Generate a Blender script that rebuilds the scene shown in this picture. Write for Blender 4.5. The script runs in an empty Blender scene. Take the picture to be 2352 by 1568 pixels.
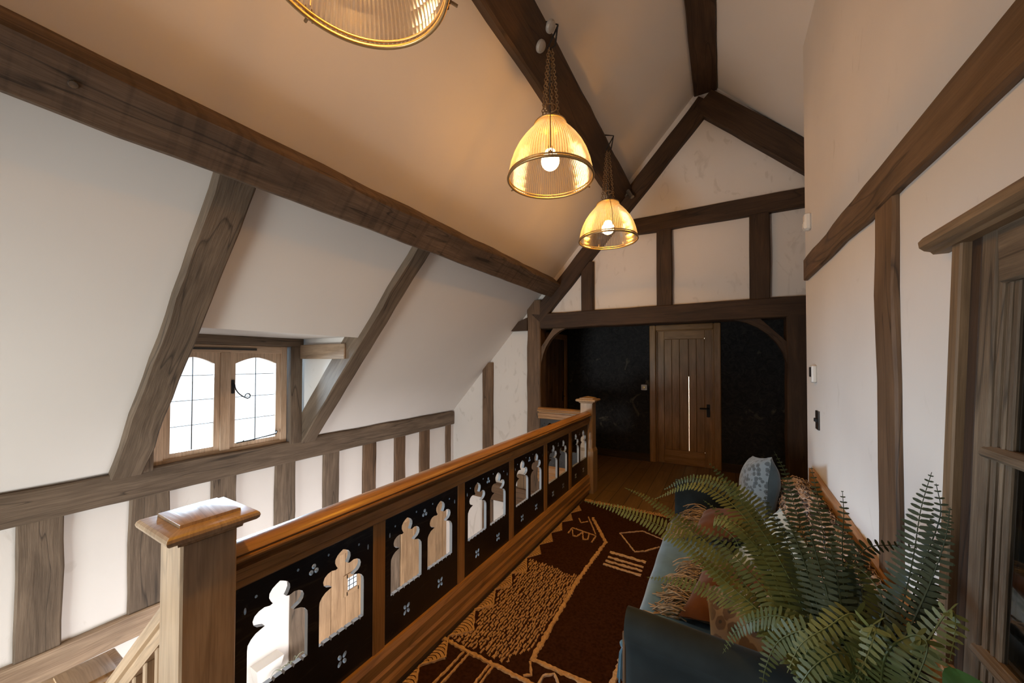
import bpy, bmesh, math, random
from mathutils import Vector, Matrix, noise
rnd = random.Random(7)
C = bpy.context.scene.collection
V = Vector
PI = math.pi

# ------------------------------------------------------------------ materials
def mat(name):
    m = bpy.data.materials.new(name); m.use_nodes = True
    nt = m.node_tree
    for n in list(nt.nodes): nt.nodes.remove(n)
    out = nt.nodes.new('ShaderNodeOutputMaterial')
    return m, nt, out
def nd(nt, kind, **kw):
    n = nt.nodes.new('ShaderNode' + kind)
    for k, v in kw.items():
        if k in n.inputs: n.inputs[k].default_value = v
        else: setattr(n, k, v)
    return n
def c4(c): return (c[0], c[1], c[2], 1)
def ramp(nt, fac, stops):
    r = nd(nt, 'ValToRGB'); nt.links.new(fac, r.inputs[0])
    e = r.color_ramp.elements
    while len(e) < len(stops): e.new(0.5)
    for el, (p, c) in zip(e, stops): el.position = p; el.color = c4(c)
    return r.outputs[0]
def coords(nt, kind, scale):
    t = nd(nt, 'TexCoord'); mp = nd(nt, 'Mapping'); mp.inputs['Scale'].default_value = scale
    nt.links.new(t.outputs[kind], mp.inputs[0]); return mp.outputs[0]
def mixc(nt, fac, a, b, mode='MIX'):
    m = nd(nt, 'Mix', data_type='RGBA', blend_type=mode)
    for s, v in ((m.inputs[0], fac), (m.inputs[6], a), (m.inputs[7], b)):
        if hasattr(v, 'links') or hasattr(v, 'is_linked'): nt.links.new(v, s)
        elif isinstance(v, (int, float)): s.default_value = v
        else: s.default_value = c4(v)
    return m.outputs[2]
def bump(nt, h, strength, dist=.01):
    b = nd(nt, 'Bump'); b.inputs['Strength'].default_value = strength; b.inputs['Distance'].default_value = dist
    nt.links.new(h, b.inputs['Height']); return b.outputs[0]
def plain(name, col, rough=.6, metal=0, spec=.5, nscale=0, var=.0, bmp=0, sheen=0):
    m, nt, out = mat(name)
    p = nd(nt, 'BsdfPrincipled'); p.inputs['Roughness'].default_value = rough
    p.inputs['Metallic'].default_value = metal; p.inputs['Specular IOR Level'].default_value = spec
    if sheen:
        p.inputs['Sheen Weight'].default_value = sheen; p.inputs['Sheen Roughness'].default_value = .4
    if nscale:
        n = nd(nt, 'TexNoise', Scale=nscale, Detail=4.0); nt.links.new(coords(nt, 'Object', (1, 1, 1)), n.inputs[0])
        lo = [max(0, c * (1 - var)) for c in col]; hi = [min(1, c * (1 + var)) for c in col]
        nt.links.new(ramp(nt, n.outputs[0], [(.3, lo), (.7, hi)]), p.inputs['Base Color'])
        if bmp: nt.links.new(bump(nt, n.outputs[0], bmp), p.inputs['Normal'])
    else: p.inputs['Base Color'].default_value = c4(col)
    nt.links.new(p.outputs[0], out.inputs[0]); return m
def wood(name, dark, light, rough=.55, su=1.6, sv=16, spec=.4, bmp=.25, saw=0, gloss=0, crack=.6):
    """timber grain that runs along the UV u direction (metres)"""
    m, nt, out = mat(name)
    p = nd(nt, 'BsdfPrincipled'); p.inputs['Roughness'].default_value = rough; p.inputs['Specular IOR Level'].default_value = spec
    if gloss: p.inputs['Coat Weight'].default_value = gloss; p.inputs['Coat Roughness'].default_value = .25
    a = nd(nt, 'TexNoise', Scale=1.0, Detail=5.0, Roughness=.6, Distortion=.8); nt.links.new(coords(nt, 'UV', (su, sv, 1)), a.inputs[0])
    b = nd(nt, 'TexNoise', Scale=1.0, Detail=3.0, Roughness=.7); nt.links.new(coords(nt, 'UV', (su * 3, sv * 8, 1)), b.inputs[0])
    c = nd(nt, 'TexNoise', Scale=1.0, Detail=2.0); nt.links.new(coords(nt, 'UV', (2.2, 5, 1)), c.inputs[0])
    mid = [(x + y) / 2 for x, y in zip(dark, light)]
    col = ramp(nt, a.outputs[0], [(.28, dark), (.5, mid), (.72, light)])
    fine = ramp(nt, b.outputs[0], [(.3, (.62, .6, .58)), (.6, (1, 1, 1))])
    col = mixc(nt, .8, col, fine, 'MULTIPLY')
    big = ramp(nt, c.outputs[0], [(.3, (.7, .68, .66)), (.7, (1.12, 1.1, 1.08))])
    col = mixc(nt, .8, col, big, 'MULTIPLY')
    h = b.outputs[0]
    if crack:
        d = nd(nt, 'TexNoise', Scale=1.0, Detail=2.0, Distortion=.5); nt.links.new(coords(nt, 'UV', (.5, 7, 1)), d.inputs[0])
        k = ramp(nt, d.outputs[0], [(.485, (1, 1, 1)), (.5, (1 - crack,) * 3), (.508, (1, 1, 1))])
        col = mixc(nt, 1.0, col, k, 'MULTIPLY')
    if saw:
        w = nd(nt, 'TexNoise', Scale=1.0, Detail=2.0); nt.links.new(coords(nt, 'UV', (26, 1.2, 1)), w.inputs[0])
        k = ramp(nt, w.outputs[0], [(.36, (1 - saw,) * 3), (.5, (1, 1, 1))])
        col = mixc(nt, 1.0, col, k, 'MULTIPLY')
    nt.links.new(col, p.inputs['Base Color'])
    nt.links.new(bump(nt, h, bmp, .004), p.inputs['Normal'])
    nt.links.new(p.outputs[0], out.inputs[0]); return m

E_DORMER, E_STAIR, E_BACK, E_LAMP, E_HALL, E_SKY, E_SPOT, EXPO = 1250, 180, 3, 74, 105, 1.8, 40, 0.0
C_DORMER, C_STAIR, C_BACK, C_LAMP, C_HALL = (.58, .80, 1), (.97, 1, .95), (1, .98, .96), (1, .44, .0), (1, .92, .90)
M = {}
def plaster(name, col, sm_lo=.26, dirt=.86):
    m, nt, out = mat(name)
    p = nd(nt, 'BsdfPrincipled'); p.inputs['Roughness'].default_value = .85; p.inputs['Specular IOR Level'].default_value = .15
    a = nd(nt, 'TexNoise', Scale=1.3, Detail=5.0); nt.links.new(coords(nt, 'Object', (1, 1, 1)), a.inputs[0])
    b = nd(nt, 'TexNoise', Scale=7.0, Detail=6.0, Distortion=1.5); nt.links.new(coords(nt, 'Object', (1, 1, .5)), b.inputs[0])
    base = ramp(nt, a.outputs[0], [(.3, [x * .95 for x in col]), (.7, [min(1, x * 1.03) for x in col])])
    sm = ramp(nt, b.outputs[0], [(sm_lo, (dirt, dirt - .01, dirt - .03)), (sm_lo + .08, (1, 1, 1))])
    nt.links.new(mixc(nt, .7, base, sm, 'MULTIPLY'), p.inputs['Base Color'])
    nt.links.new(bump(nt, b.outputs[0], .12, .01), p.inputs['Normal'])
    nt.links.new(p.outputs[0], out.inputs[0]); return m
M['plaster'] = plaster('plaster_white', (.77, .735, .70))
M['plaster_rough'] = plaster('plaster_smudged', (.74, .70, .665), .33, .83)
M['ceil'] = plain('ceiling_paint', (.77, .735, .70), .9, spec=.1, nscale=2, var=.015)
M['oak_grey'] = wood('oak_weathered', (.11, .078, .052), (.24, .178, .126), .75, bmp=.5)
M['oak_saw'] = wood('oak_sawn', (.090, .060, .040), (.21, .142, .095), .75, bmp=.5, saw=.28, crack=.6, sv=11)
M['oak_dark'] = wood('oak_dark', (.034, .017, .008), (.078, .042, .021), .65, bmp=.35)
M['oak_mid'] = wood('oak_mid', (.105, .060, .031), (.215, .13, .074), .6, bmp=.3)
M['oak_pale'] = wood('oak_pale', (.27, .18, .115), (.47, .345, .235), .65, bmp=.2, crack=.2)
M['oak_rail'] = wood('oak_polished', (.36, .175, .060), (.57, .31, .118), .33, bmp=.1, gloss=.3, crack=.3, sv=22)
M['oak_newel'] = wood('oak_newel', (.44, .30, .18), (.64, .47, .31), .40, bmp=.15, gloss=.25, crack=.2, su=1.1, sv=9)
M['oak_door'] = wood('oak_door', (.34, .17, .055), (.55, .31, .12), .4, bmp=.15, gloss=.2, crack=.15)
M['oak_win'] = wood('oak_window', (.56, .40, .27), (.72, .55, .40), .5, bmp=.1, crack=.1)
M['oak_arch'] = wood('oak_architrave', (.15, .095, .052), (.30, .20, .115), .55, bmp=.2, crack=.3)
M['old_pine'] = wood('weathered_pine', (.10, .072, .047), (.26, .195, .132), .7, su=2.2, sv=26, bmp=.6, crack=.6)
M['ply'] = wood('plywood_tan', (.42, .25, .13), (.55, .35, .20), .6, bmp=.1, crack=0)
M['black'] = plain('black_iron', (.012, .011, .011), .5, spec=.4)
M['slot'] = plain('dark_slot', (.05, .045, .04), .6)
M['steel'] = plain('old_steel', (.30, .27, .23), .35, metal=.9)
M['brass'] = plain('aged_brass', (.50, .36, .18), .35, metal=.9)
M['chain'] = plain('chain_bronze', (.32, .22, .12), .4, metal=.85)
M['white'] = plain('white_plastic', (.78, .76, .72), .35)
M['rose'] = plain('aged_white_ceramic', (.36, .34, .31), .4)
M['screen'] = plain('dark_screen', (.03, .03, .035), .2)
M['bronze'] = plain('bronze_switch', (.06, .05, .042), .35, metal=.6)
M['edge_glint'] = plain('panel_edge_glint', (.30, .31, .32), .25, spec=.6)  # pale grey paints the daylight glint on the panel reveals
M['oak_hall'] = wood('oak_hall_door', (.33, .205, .11), (.52, .35, .20), .5, bmp=.15, crack=.15)
m, nt, out = mat('black_painted_panel')
p = nd(nt, 'BsdfPrincipled', Roughness=.28); p.inputs['Specular IOR Level'].default_value = .45
a = nd(nt, 'TexNoise', Scale=3.0, Detail=6.0, Distortion=2.0); nt.links.new(coords(nt, 'Object', (1, 1, 1)), a.inputs[0])
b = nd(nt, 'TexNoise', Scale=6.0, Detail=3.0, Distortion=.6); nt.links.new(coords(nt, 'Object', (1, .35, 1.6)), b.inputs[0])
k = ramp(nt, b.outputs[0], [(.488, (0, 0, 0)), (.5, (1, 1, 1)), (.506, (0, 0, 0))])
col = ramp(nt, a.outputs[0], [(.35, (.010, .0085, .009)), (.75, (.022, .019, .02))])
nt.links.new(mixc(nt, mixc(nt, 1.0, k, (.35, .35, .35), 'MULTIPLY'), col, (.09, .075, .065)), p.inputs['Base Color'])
nt.links.new(p.outputs[0], out.inputs[0]); M['dark_panel'] = m
# dark floral wallpaper
m, nt, out = mat('dark_wallpaper')
p = nd(nt, 'BsdfPrincipled', Roughness=.7); p.inputs['Specular IOR Level'].default_value = .25
co = coords(nt, 'Object', (1, 1, 1))
a = nd(nt, 'TexNoise', Scale=9.0, Detail=6.0, Roughness=.65, Distortion=2.5); nt.links.new(co, a.inputs[0])
b = nd(nt, 'TexNoise', Scale=3.2, Detail=5.0, Roughness=.6, Distortion=1.0); nt.links.new(co, b.inputs[0])
c1 = ramp(nt, a.outputs[0], [(.35, (.012, .011, .012)), (.55, (.026, .025, .026)), (.7, (.045, .042, .036))])
k = ramp(nt, b.outputs[0], [(.63, (0, 0, 0)), (.74, (1, 1, 1))])
nt.links.new(mixc(nt, k, c1, (.16, .135, .10)), p.inputs['Base Color'])
nt.links.new(p.outputs[0], out.inputs[0]); M['wallpaper'] = m
# oak floor boards, world metres
m, nt, out = mat('oak_floorboards')
p = nd(nt, 'BsdfPrincipled', Roughness=.42)
t = nd(nt, 'TexCoord'); mp = nd(nt, 'Mapping'); mp.inputs['Rotation'].default_value = (0, 0, PI / 2); nt.links.new(t.outputs['Object'], mp.inputs[0])
br = nd(nt, 'TexBrick', offset=.37); nt.links.new(mp.outputs[0], br.inputs[0])
for k_, v_ in (('Color1', c4((.19, .115, .055))), ('Color2', c4((.25, .155, .08))), ('Mortar', c4((.045, .026, .013))), ('Scale', 1.0), ('Mortar Size', .004), ('Brick Width', 1.9), ('Row Height', .16)): br.inputs[k_].default_value = v_
g = nd(nt, 'TexNoise', Scale=1.0, Detail=5.0); nt.links.new(coords(nt, 'Object', (30, 2.0, 1)), g.inputs[0])
nt.links.new(mixc(nt, .7, br.outputs[0], ramp(nt, g.outputs[0], [(.3, (.6, .6, .6)), (.65, (1.1, 1.1, 1.1))]), 'MULTIPLY'), p.inputs['Base Color'])
nt.links.new(p.outputs[0], out.inputs[0]); M['floor'] = m
# glass
def glass(name, tint, gl=.08):
    m, nt, out = mat(name)
    t = nd(nt, 'BsdfTransparent'); t.inputs[0].default_value = c4(tint)
    g = nd(nt, 'BsdfGlossy', Roughness=.03)
    lw = nd(nt, 'LayerWeight', Blend=.25)
    mx = nd(nt, 'MixShader'); ad = nd(nt, 'Math', operation='MULTIPLY_ADD')
    nt.links.new(lw.outputs['Fresnel'], ad.inputs[0]); ad.inputs[1].default_value = .7; ad.inputs[2].default_value = gl
    nt.links.new(ad.outputs[0], mx.inputs[0]); nt.links.new(t.outputs[0], mx.inputs[1]); nt.links.new(g.outputs[0], mx.inputs[2])
    nt.links.new(mx.outputs[0], out.inputs[0]); return m
M['glass'] = glass('window_glass', (.97, .98, .99), .02)
M['glass_dark'] = glass('old_window_glass', (.6, .62, .62), .10)
# ribbed amber lamp glass; tint stripes paint the ribs' bright and dark refraction
m, nt, out = mat('ribbed_lamp_glass')
tc = nd(nt, 'TexCoord'); sx = nd(nt, 'SeparateXYZ'); nt.links.new(tc.outputs['Object'], sx.inputs[0])
at = nd(nt, 'Math', operation='ARCTAN2'); nt.links.new(sx.outputs[1], at.inputs[0]); nt.links.new(sx.outputs[0], at.inputs[1])
ml = nd(nt, 'Math', operation='MULTIPLY'); nt.links.new(at.outputs[0], ml.inputs[0]); ml.inputs[1].default_value = 104
sn = nd(nt, 'Math', operation='SINE'); nt.links.new(ml.outputs[0], sn.inputs[0])
r01 = nd(nt, 'Math', operation='MULTIPLY_ADD'); nt.links.new(sn.outputs[0], r01.inputs[0]); r01.inputs[1].default_value = .5; r01.inputs[2].default_value = .5
t = nd(nt, 'BsdfTransparent'); nt.links.new(ramp(nt, r01.outputs[0], [(.1, (.74, .60, .42)), (.6, (1, .94, .82))]), t.inputs[0])
tl = nd(nt, 'BsdfTranslucent'); tl.inputs[0].default_value = (.82, .84, .95, 1)
g = nd(nt, 'BsdfGlossy', Roughness=.12); g.inputs[0].default_value = (1, .93, .82, 1)
m1 = nd(nt, 'MixShader', Fac=.30); nt.links.new(tl.outputs[0], m1.inputs[1]); nt.links.new(g.outputs[0], m1.inputs[2])
fm = nd(nt, 'MapRange'); nt.links.new(r01.outputs[0], fm.inputs[0]); fm.inputs[3].default_value = .55; fm.inputs[4].default_value = .20
m2 = nd(nt, 'MixShader'); nt.links.new(fm.outputs[0], m2.inputs[0]); nt.links.new(t.outputs[0], m2.inputs[1]); nt.links.new(m1.outputs[0], m2.inputs[2])
nt.links.new(m2.outputs[0], out.inputs[0]); M['lampglass'] = m
def emit(name, col, s):
    m, nt, out = mat(name); e = nd(nt, 'Emission'); e.inputs[0].default_value = c4(col); e.inputs[1].default_value = s
    nt.links.new(e.outputs[0], out.inputs[0]); return m
M['bulb'] = emit('lit_bulb', (1, .72, .38), 22)
M['filament'] = emit('lit_filament', (1, .8, .5), 260)
# fabrics
def velvet(name, col, rough=.75, sheen=.6):
    return plain(name, col, rough, spec=.15, nscale=9, var=.25, sheen=sheen)
M['teal'] = velvet('teal_velvet', (.018, .026, .030), sheen=.25)
M['blue'] = velvet('blue_velvet', (.055, .085, .105), sheen=.5)
M['paleblue'] = velvet('pale_blue_velvet', (.070, .145, .205), sheen=.6)
M['rust'] = velvet('rust_velvet', (.11, .040, .014), sheen=.3)
M['raffia'] = plain('raffia', (.27, .19, .115), .8, nscale=30, var=.5)
def leopard(name, base, spot, ring, sc):
    m, nt, out = mat(name)
    p = nd(nt, 'BsdfPrincipled', Roughness=.7); p.inputs['Sheen Weight'].default_value = .4
    co = coords(nt, 'Object', (1, 1, 1))
    n = nd(nt, 'TexNoise', Scale=sc * .8, Detail=2.0); nt.links.new(co, n.inputs[0])
    mx = nd(nt, 'VectorMath', operation='MULTIPLY_ADD'); nt.links.new(n.outputs['Color'], mx.inputs[0])
    mx.inputs[1].default_value = (.6 / sc,) * 3; nt.links.new(co, mx.inputs[2])
    v = nd(nt, 'TexVoronoi', Scale=sc, Randomness=.9); nt.links.new(mx.outputs[0], v.inputs[0])
    col = ramp(nt, v.outputs['Distance'], [(.0, ring), (.14, ring), (.20, spot), (.47, spot), (.53, base), (1, base)])
    nt.links.new(col, p.inputs['Base Color']); nt.links.new(p.outputs[0], out.inputs[0]); return m
M['leo_blue'] = leopard('blue_leopard_print', (.125, .16, .185), (.035, .05, .06), (.008, .011, .015), 34)
M['leo_brown'] = leopard('brown_leopard_print', (.22, .16, .10), (.09, .05, .025), (.012, .009, .007), 20)
M['leo_white'] = leopard('white_leopard_print', (.40, .48, .50), (.16, .24, .27), (.02, .03, .03), 22)
m, nt, out = mat('tiger_fur')
p = nd(nt, 'BsdfPrincipled', Roughness=.9); p.inputs['Sheen Weight'].default_value = .5
co = coords(nt, 'UV', (3.2, 26, 1)); n = nd(nt, 'TexNoise', Scale=1.0, Detail=4.0, Distortion=1.6); nt.links.new(co, n.inputs[0])
n2 = nd(nt, 'TexNoise', Scale=1.0, Detail=3.0); nt.links.new(coords(nt, 'UV', (12, 160, 1)), n2.inputs[0])
col = ramp(nt, n.outputs[0], [(.40, (.035, .018, .01)), (.47, (.52, .36, .25)), (.7, (.66, .50, .38))])
nt.links.new(mixc(nt, .7, col, ramp(nt, n2.outputs[0], [(.3, (.5, .45, .4)), (.6, (1, 1, 1))]), 'MULTIPLY'), p.inputs['Base Color'])
nt.links.new(bump(nt, n2.outputs[0], .8, .01), p.inputs['Normal'])
nt.links.new(p.outputs[0], out.inputs[0]); M['tiger'] = m
M['fur_pale'] = plain('fur_strand_cream', (.58, .43, .32), .9, nscale=8, var=.2)
M['fur_dark'] = plain('fur_strand_dark', (.05, .025, .015), .9)
M['rug_dark'] = plain('rug_dark_wool', (.040, .016, .010), .95, spec=.05, nscale=60, var=.35, bmp=.6)
M['rug_cream_lamplit'] = plain('rug_cream_wool_lamplit', (.56, .36, .20), .95, spec=.05, nscale=70, var=.22, bmp=.7)  # cream wool with the lamps' golden light put into its colour
M['rug_cream_daylit'] = plain('rug_cream_wool_daylit', (.60, .46, .36), .95, spec=.05, nscale=70, var=.22, bmp=.7)  # same cream wool, with the daylight on the right put into its colour
def leafmat(name, a, b, tr=.25):
    m, nt, out = mat(name)
    p = nd(nt, 'BsdfPrincipled', Roughness=.5); p.inputs['Specular IOR Level'].default_value = .35
    n = nd(nt, 'TexNoise', Scale=5.0, Detail=3.0); nt.links.new(coords(nt, 'Object', (1, 1, 1)), n.inputs[0])
    col = ramp(nt, n.outputs[0], [(.3, a), (.7, b)]); nt.links.new(col, p.inputs['Base Color'])
    t = nd(nt, 'BsdfTranslucent'); nt.links.new(col, t.inputs[0])
    mx = nd(nt, 'MixShader', Fac=tr); nt.links.new(p.outputs[0], mx.inputs[1]); nt.links.new(t.outputs[0], mx.inputs[2])
    nt.links.new(mx.outputs[0], out.inputs[0]); return m
M['fern'] = leafmat('fern_green', (.048, .064, .018), (.085, .105, .030))
M['fern2'] = leafmat('fern_olive', (.085, .098, .024), (.145, .152, .042))
M['fern3'] = leafmat('fern_deep', (.024, .035, .015), (.047, .060, .024))
M['leaf'] = leafmat('broad_leaf_green', (.035, .085, .018), (.06, .12, .03))
M['airleaf'] = leafmat('air_plant_grey', (.22, .26, .18), (.36, .38, .28))
M['terracotta'] = plain('dark_glazed_pot', (.05, .045, .04), .4, nscale=6, var=.2)
M['soil'] = plain('potting_soil', (.03, .02, .013), .95, nscale=40, var=.5, bmp=.8)

# ------------------------------------------------------------------ mesh tools
class MB:
    def __init__(s): s.v = []; s.f = []; s.uv = []; s.mi = []
    def add(s, vs, fs, uvs=None, mi=0):
        o = len(s.v); s.v += [tuple(x) for x in vs]
        for i, f in enumerate(fs):
            s.f.append([o + j for j in f]); s.mi.append(mi)
            s.uv.append(uvs[i] if uvs else [(s.v[o + j][0] + s.v[o + j][2], s.v[o + j][1]) for j in f])
    def loft(s, rings, caps=True, closed=True, u0=None, v0=None, mi=0, flip=False):
        """rings of equal length; u runs along the loft in metres, v round the section"""
        n = len(rings[0]); u0 = rnd.uniform(0, 50) if u0 is None else u0; v0 = rnd.uniform(0, 50) if v0 is None else v0
        o = len(s.v); us = [u0]; vs = [v0]
        for a, b in zip(rings, rings[1:]): us.append(us[-1] + (V(b[0]) - V(a[0])).length)
        mid = rings[len(rings) // 2]
        for j in range(n): vs.append(vs[-1] + (V(mid[(j + 1) % n]) - V(mid[j])).length)
        for r in rings: s.v += [tuple(x) for x in r]
        m = n if closed else n - 1
        for i in range(len(rings) - 1):
            for j in range(m):
                k = (j + 1) % n
                f = [o + i * n + j, o + i * n + k, o + (i + 1) * n + k, o + (i + 1) * n + j]
                u = [(us[i], vs[j]), (us[i], vs[j + 1]), (us[i + 1], vs[j + 1]), (us[i + 1], vs[j])]
                if flip: f.reverse(); u.reverse()
                s.f.append(f); s.uv.append(u); s.mi.append(mi)
        if caps and closed:
            for i, rev in ((0, 1), (len(rings) - 1, 0)):
                f = [o + i * n + j for j in range(n)]
                u = [(u0 + .05 * (s.v[q][2] + s.v[q][0]), v0 + s.v[q][1]) for q in f]
                if rev != flip: f.reverse(); u.reverse()
                s.f.append(f); s.uv.append(u); s.mi.append(mi)
    def box(s, lo, hi, axis=None, mi=0):
        lo, hi = V(lo), V(hi); d = hi - lo
        if axis is None: axis = max(range(3), key=lambda i: d[i])
        i, j, k = axis, (axis + 1) % 3, (axis + 2) % 3
        def pt(a, b, c):
            q = [0, 0, 0]; q[i] = a; q[j] = b; q[k] = c; return q
        s.loft([[pt(a, lo[j], lo[k]), pt(a, hi[j], lo[k]), pt(a, hi[j], hi[k]), pt(a, lo[j], hi[k])] for a in (lo[i], hi[i])], mi=mi)
    def cbox(s, lo, hi, ch=.006, axis=None, mi=0):
        """box with chamfered long edges"""
        lo, hi = V(lo), V(hi); d = hi - lo
        if axis is None: axis = max(range(3), key=lambda i: d[i])
        i, j, k = axis, (axis + 1) % 3, (axis + 2) % 3
        def pt(a, b, c):
            q = [0, 0, 0]; q[i] = a; q[j] = b; q[k] = c; return q
        pr = [(lo[j] + ch, lo[k]), (hi[j] - ch, lo[k]), (hi[j], lo[k] + ch), (hi[j], hi[k] - ch), (hi[j] - ch, hi[k]), (lo[j] + ch, hi[k]), (lo[j], hi[k] - ch), (lo[j], lo[k] + ch)]
        cy, cz = (lo[j] + hi[j]) / 2, (lo[k] + hi[k]) / 2
        def sh(a, q): return [pt(a, b + (cy - b) * q, c + (cz - c) * q) for b, c in pr]
        e = min(ch, d[i] / 4); q = min(.5, ch / max(1e-6, min(d[j], d[k]) / 2))
        s.loft([sh(lo[i], q), sh(lo[i] + e, 0), sh(hi[i] - e, 0), sh(hi[i], q)], mi=mi)
    def extr(s, prof, a, b, X, Y, mi=0, flip=False):
        """profile [(p,q)] in directions X,Y extruded from a to b"""
        a, b, X, Y = V(a), V(b), V(X), V(Y)
        s.loft([[c + X * p + Y * q for p, q in prof] for c in (a, b)], mi=mi, flip=flip)
    def tube(s, pts, r, n=6, mi=0, rs=None, closed=False):
        pts = [V(p) for p in pts]; rings = []; up = V((.13, .21, .97)); t0 = None; N = None
        L = len(pts)
        for i, p in enumerate(pts):
            a = pts[(i - 1) % L] if (i or closed) else p; b = pts[(i + 1) % L] if (i < L - 1 or closed) else p
            t = (b - a).normalized()
            if N is None:
                N = up.cross(t)
                if N.length < .1: N = V((1, 0, 0)).cross(t)
                N.normalize()
            else:
                N = (N - t * N.dot(t)); N = N.normalized() if N.length > 1e-6 else V((1, 0, 0))
            B = t.cross(N); rr = rs[i] if rs else r
            rings.append([p + (N * math.cos(2 * PI * k / n) + B * math.sin(2 * PI * k / n)) * rr for k in range(n)])
        if closed: rings.append(rings[0])
        s.loft(rings, caps=not closed, mi=mi)
    def lathe(s, prof, c, n=32, mi=0, rib=0, ribn=0):
        c = V(c); rings = []
        for r, z in prof:
            rings.append([c + V((math.cos(2 * PI * k / n) * (r + (rib * (k % 2))), math.sin(2 * PI * k / n) * (r + rib * (k % 2)), z)) for k in range(n)])
        s.loft(rings, caps=False, mi=mi)
    def ball(s, c, r, n=8, m=6, sc=(1, 1, 1), mi=0):
        c = V(c)
        rings = []
        for i in range(m + 1):
            a = PI * i / m
            rr = max(1e-4, math.sin(a)); rings.append([c + V((r * sc[0] * rr * math.cos(2 * PI * k / n), r * sc[1] * rr * math.sin(2 * PI * k / n), -r * sc[2] * math.cos(a))) for k in range(n)])
        s.loft(rings, caps=False, mi=mi)
    def build(s, name, mats, parent=None, smooth=False, base=None):
        me = bpy.data.meshes.new(name)
        off = V((0, 0, 0))
        if parent is not None: off = wloc(parent)
        else:
            xs = [v[0] for v in s.v]; ys = [v[1] for v in s.v]; zs = [v[2] for v in s.v]
            off = V(base) if base else V(((min(xs) + max(xs)) / 2, (min(ys) + max(ys)) / 2, min(zs)))
        me.from_pydata([(v[0] - off.x, v[1] - off.y, v[2] - off.z) for v in s.v], [], s.f)
        uvl = me.uv_layers.new(name='UVMap')
        flat = [c for f in s.uv for uv in f for c in uv]
        uvl.data.foreach_set('uv', flat)
        if not isinstance(mats, (list, tuple)): mats = [mats]
        for m_ in mats: me.materials.append(m_)
        me.polygons.foreach_set('material_index', s.mi)
        if smooth: me.polygons.foreach_set('use_smooth', [True] * len(me.polygons))
        me.update()
        o = bpy.data.objects.new(name, me); C.objects.link(o)
        if parent is not None: o.parent = parent
        else: o.location = off
        return o
def wloc(o):
    l = V((0, 0, 0))
    while o: l += V(o.location); o = o.parent
    return l
def tag(o, label=None, cat=None, group=None, kind=None):
    for k, v in (('label', label), ('category', cat), ('group', group), ('kind', kind)):
        if v: o[k] = v
    return o
def thing(name, label, cat, loc, group=None, kind=None):
    o = bpy.data.objects.new(name, None); C.objects.link(o); o.location = loc; o.empty_display_size = .1
    return tag(o, label, cat, group, kind)
def struct(o): o['kind'] = 'structure'; return o
def shade_auto(o, ang=35):
    me = o.data; me.polygons.foreach_set('use_smooth', [True] * len(me.polygons))
    bm = bmesh.new(); bm.from_mesh(me)
    for e in bm.edges:
        if len(e.link_faces) == 2 and e.calc_face_angle(0) > math.radians(ang): e.smooth = False
    bm.to_mesh(me); bm.free(); return o
def recalc(o):
    bm = bmesh.new(); bm.from_mesh(o.data); bmesh.ops.recalc_face_normals(bm, faces=bm.faces); bm.to_mesh(o.data); bm.free(); return o
def copy_tree(o, parent=None):
    c = o.copy(); C.objects.link(c)
    if parent is not None: c.parent = parent
    for ch in [x for x in bpy.data.objects if x.parent == o]: copy_tree(ch, c)
    return c

def timber(name, a, b, n, w, t, m, label=None, cat='timber beam', group=None, wob=.004, parent=None, ch=.008, back=0.0):
    """hand-hewn beam: the line a-b lies on the centre of the visible face; n points out of that face, w wide, t deep behind it"""
    a, b, n = V(a), V(b), V(n).normalized(); d = (b - a); L = d.length; d.normalize(); s = n.cross(d).normalized()
    k = max(2, int(L / .16)); mb = MB(); rings = []; seed = rnd.uniform(0, 99)
    for i in range(k + 1):
        c = a + d * (L * i / k); q = seed + i * .45
        o1 = wob * noise.noise((q, 0, 0)) * 2; o2 = wob * noise.noise((q, 7, 0)) * 2; o3 = wob * noise.noise((q, 0, 5)) * 1.2
        h1 = w / 2 + o1; h2 = -w / 2 + o2; f = o3; r = ch * (1 + .8 * noise.noise((q * 1.7, 3, 3)))
        pr = [(h2 + r, f), (h1 - r, f), (h1, f - r), (h1, -t), (h2, -t), (h2, f - r)]
        rings.append([c + s * p + n * z for p, z in pr])
    mb.loft(rings)
    o = mb.build(name, m, parent); recalc(o)
    if label: tag(o, label, cat, group)
    return o

# profile of the ceiling: z = 4.872 + 1.1 x on the left slope, mirrored about the ridge
XR = -.137
def zl(x): return 4.872 + 1.1 * x
def zr(x): return 4.571 - 1.1 * x
NL = V((1.1, 0, -1)).normalized(); TL = V((1, 0, 1.1)).normalized()
def onl(x, y, d=0.0): return V((x, y, zl(x))) + NL * d
# ------------------------------------------------------------------ room shell
def prism(mb, pts, vec, mi=0):
    vec = V(vec); mb.loft([[V(p) for p in pts], [V(p) + vec for p in pts]], mi=mi)
R = .547; YB = -2.0; YG = 4.47; YD = 6.15; XL = -3.70; HZ = -2.6

mb = MB()
mb.box((-1.45, YB, -.25), (2.1, 6.3, 0)); mb.box((-2.5, YG + .02, -.25), (-1.451, 6.3, 0))
f = struct(mb.build('floor', M['floor'], base=(0, 0, 0)))
mb = MB(); mb.box((-3.9, YB, HZ - .1), (-1.3, 6.0, HZ)); o = struct(mb.build('floor_hall', M['floor'], base=(0, 0, HZ)))

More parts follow.
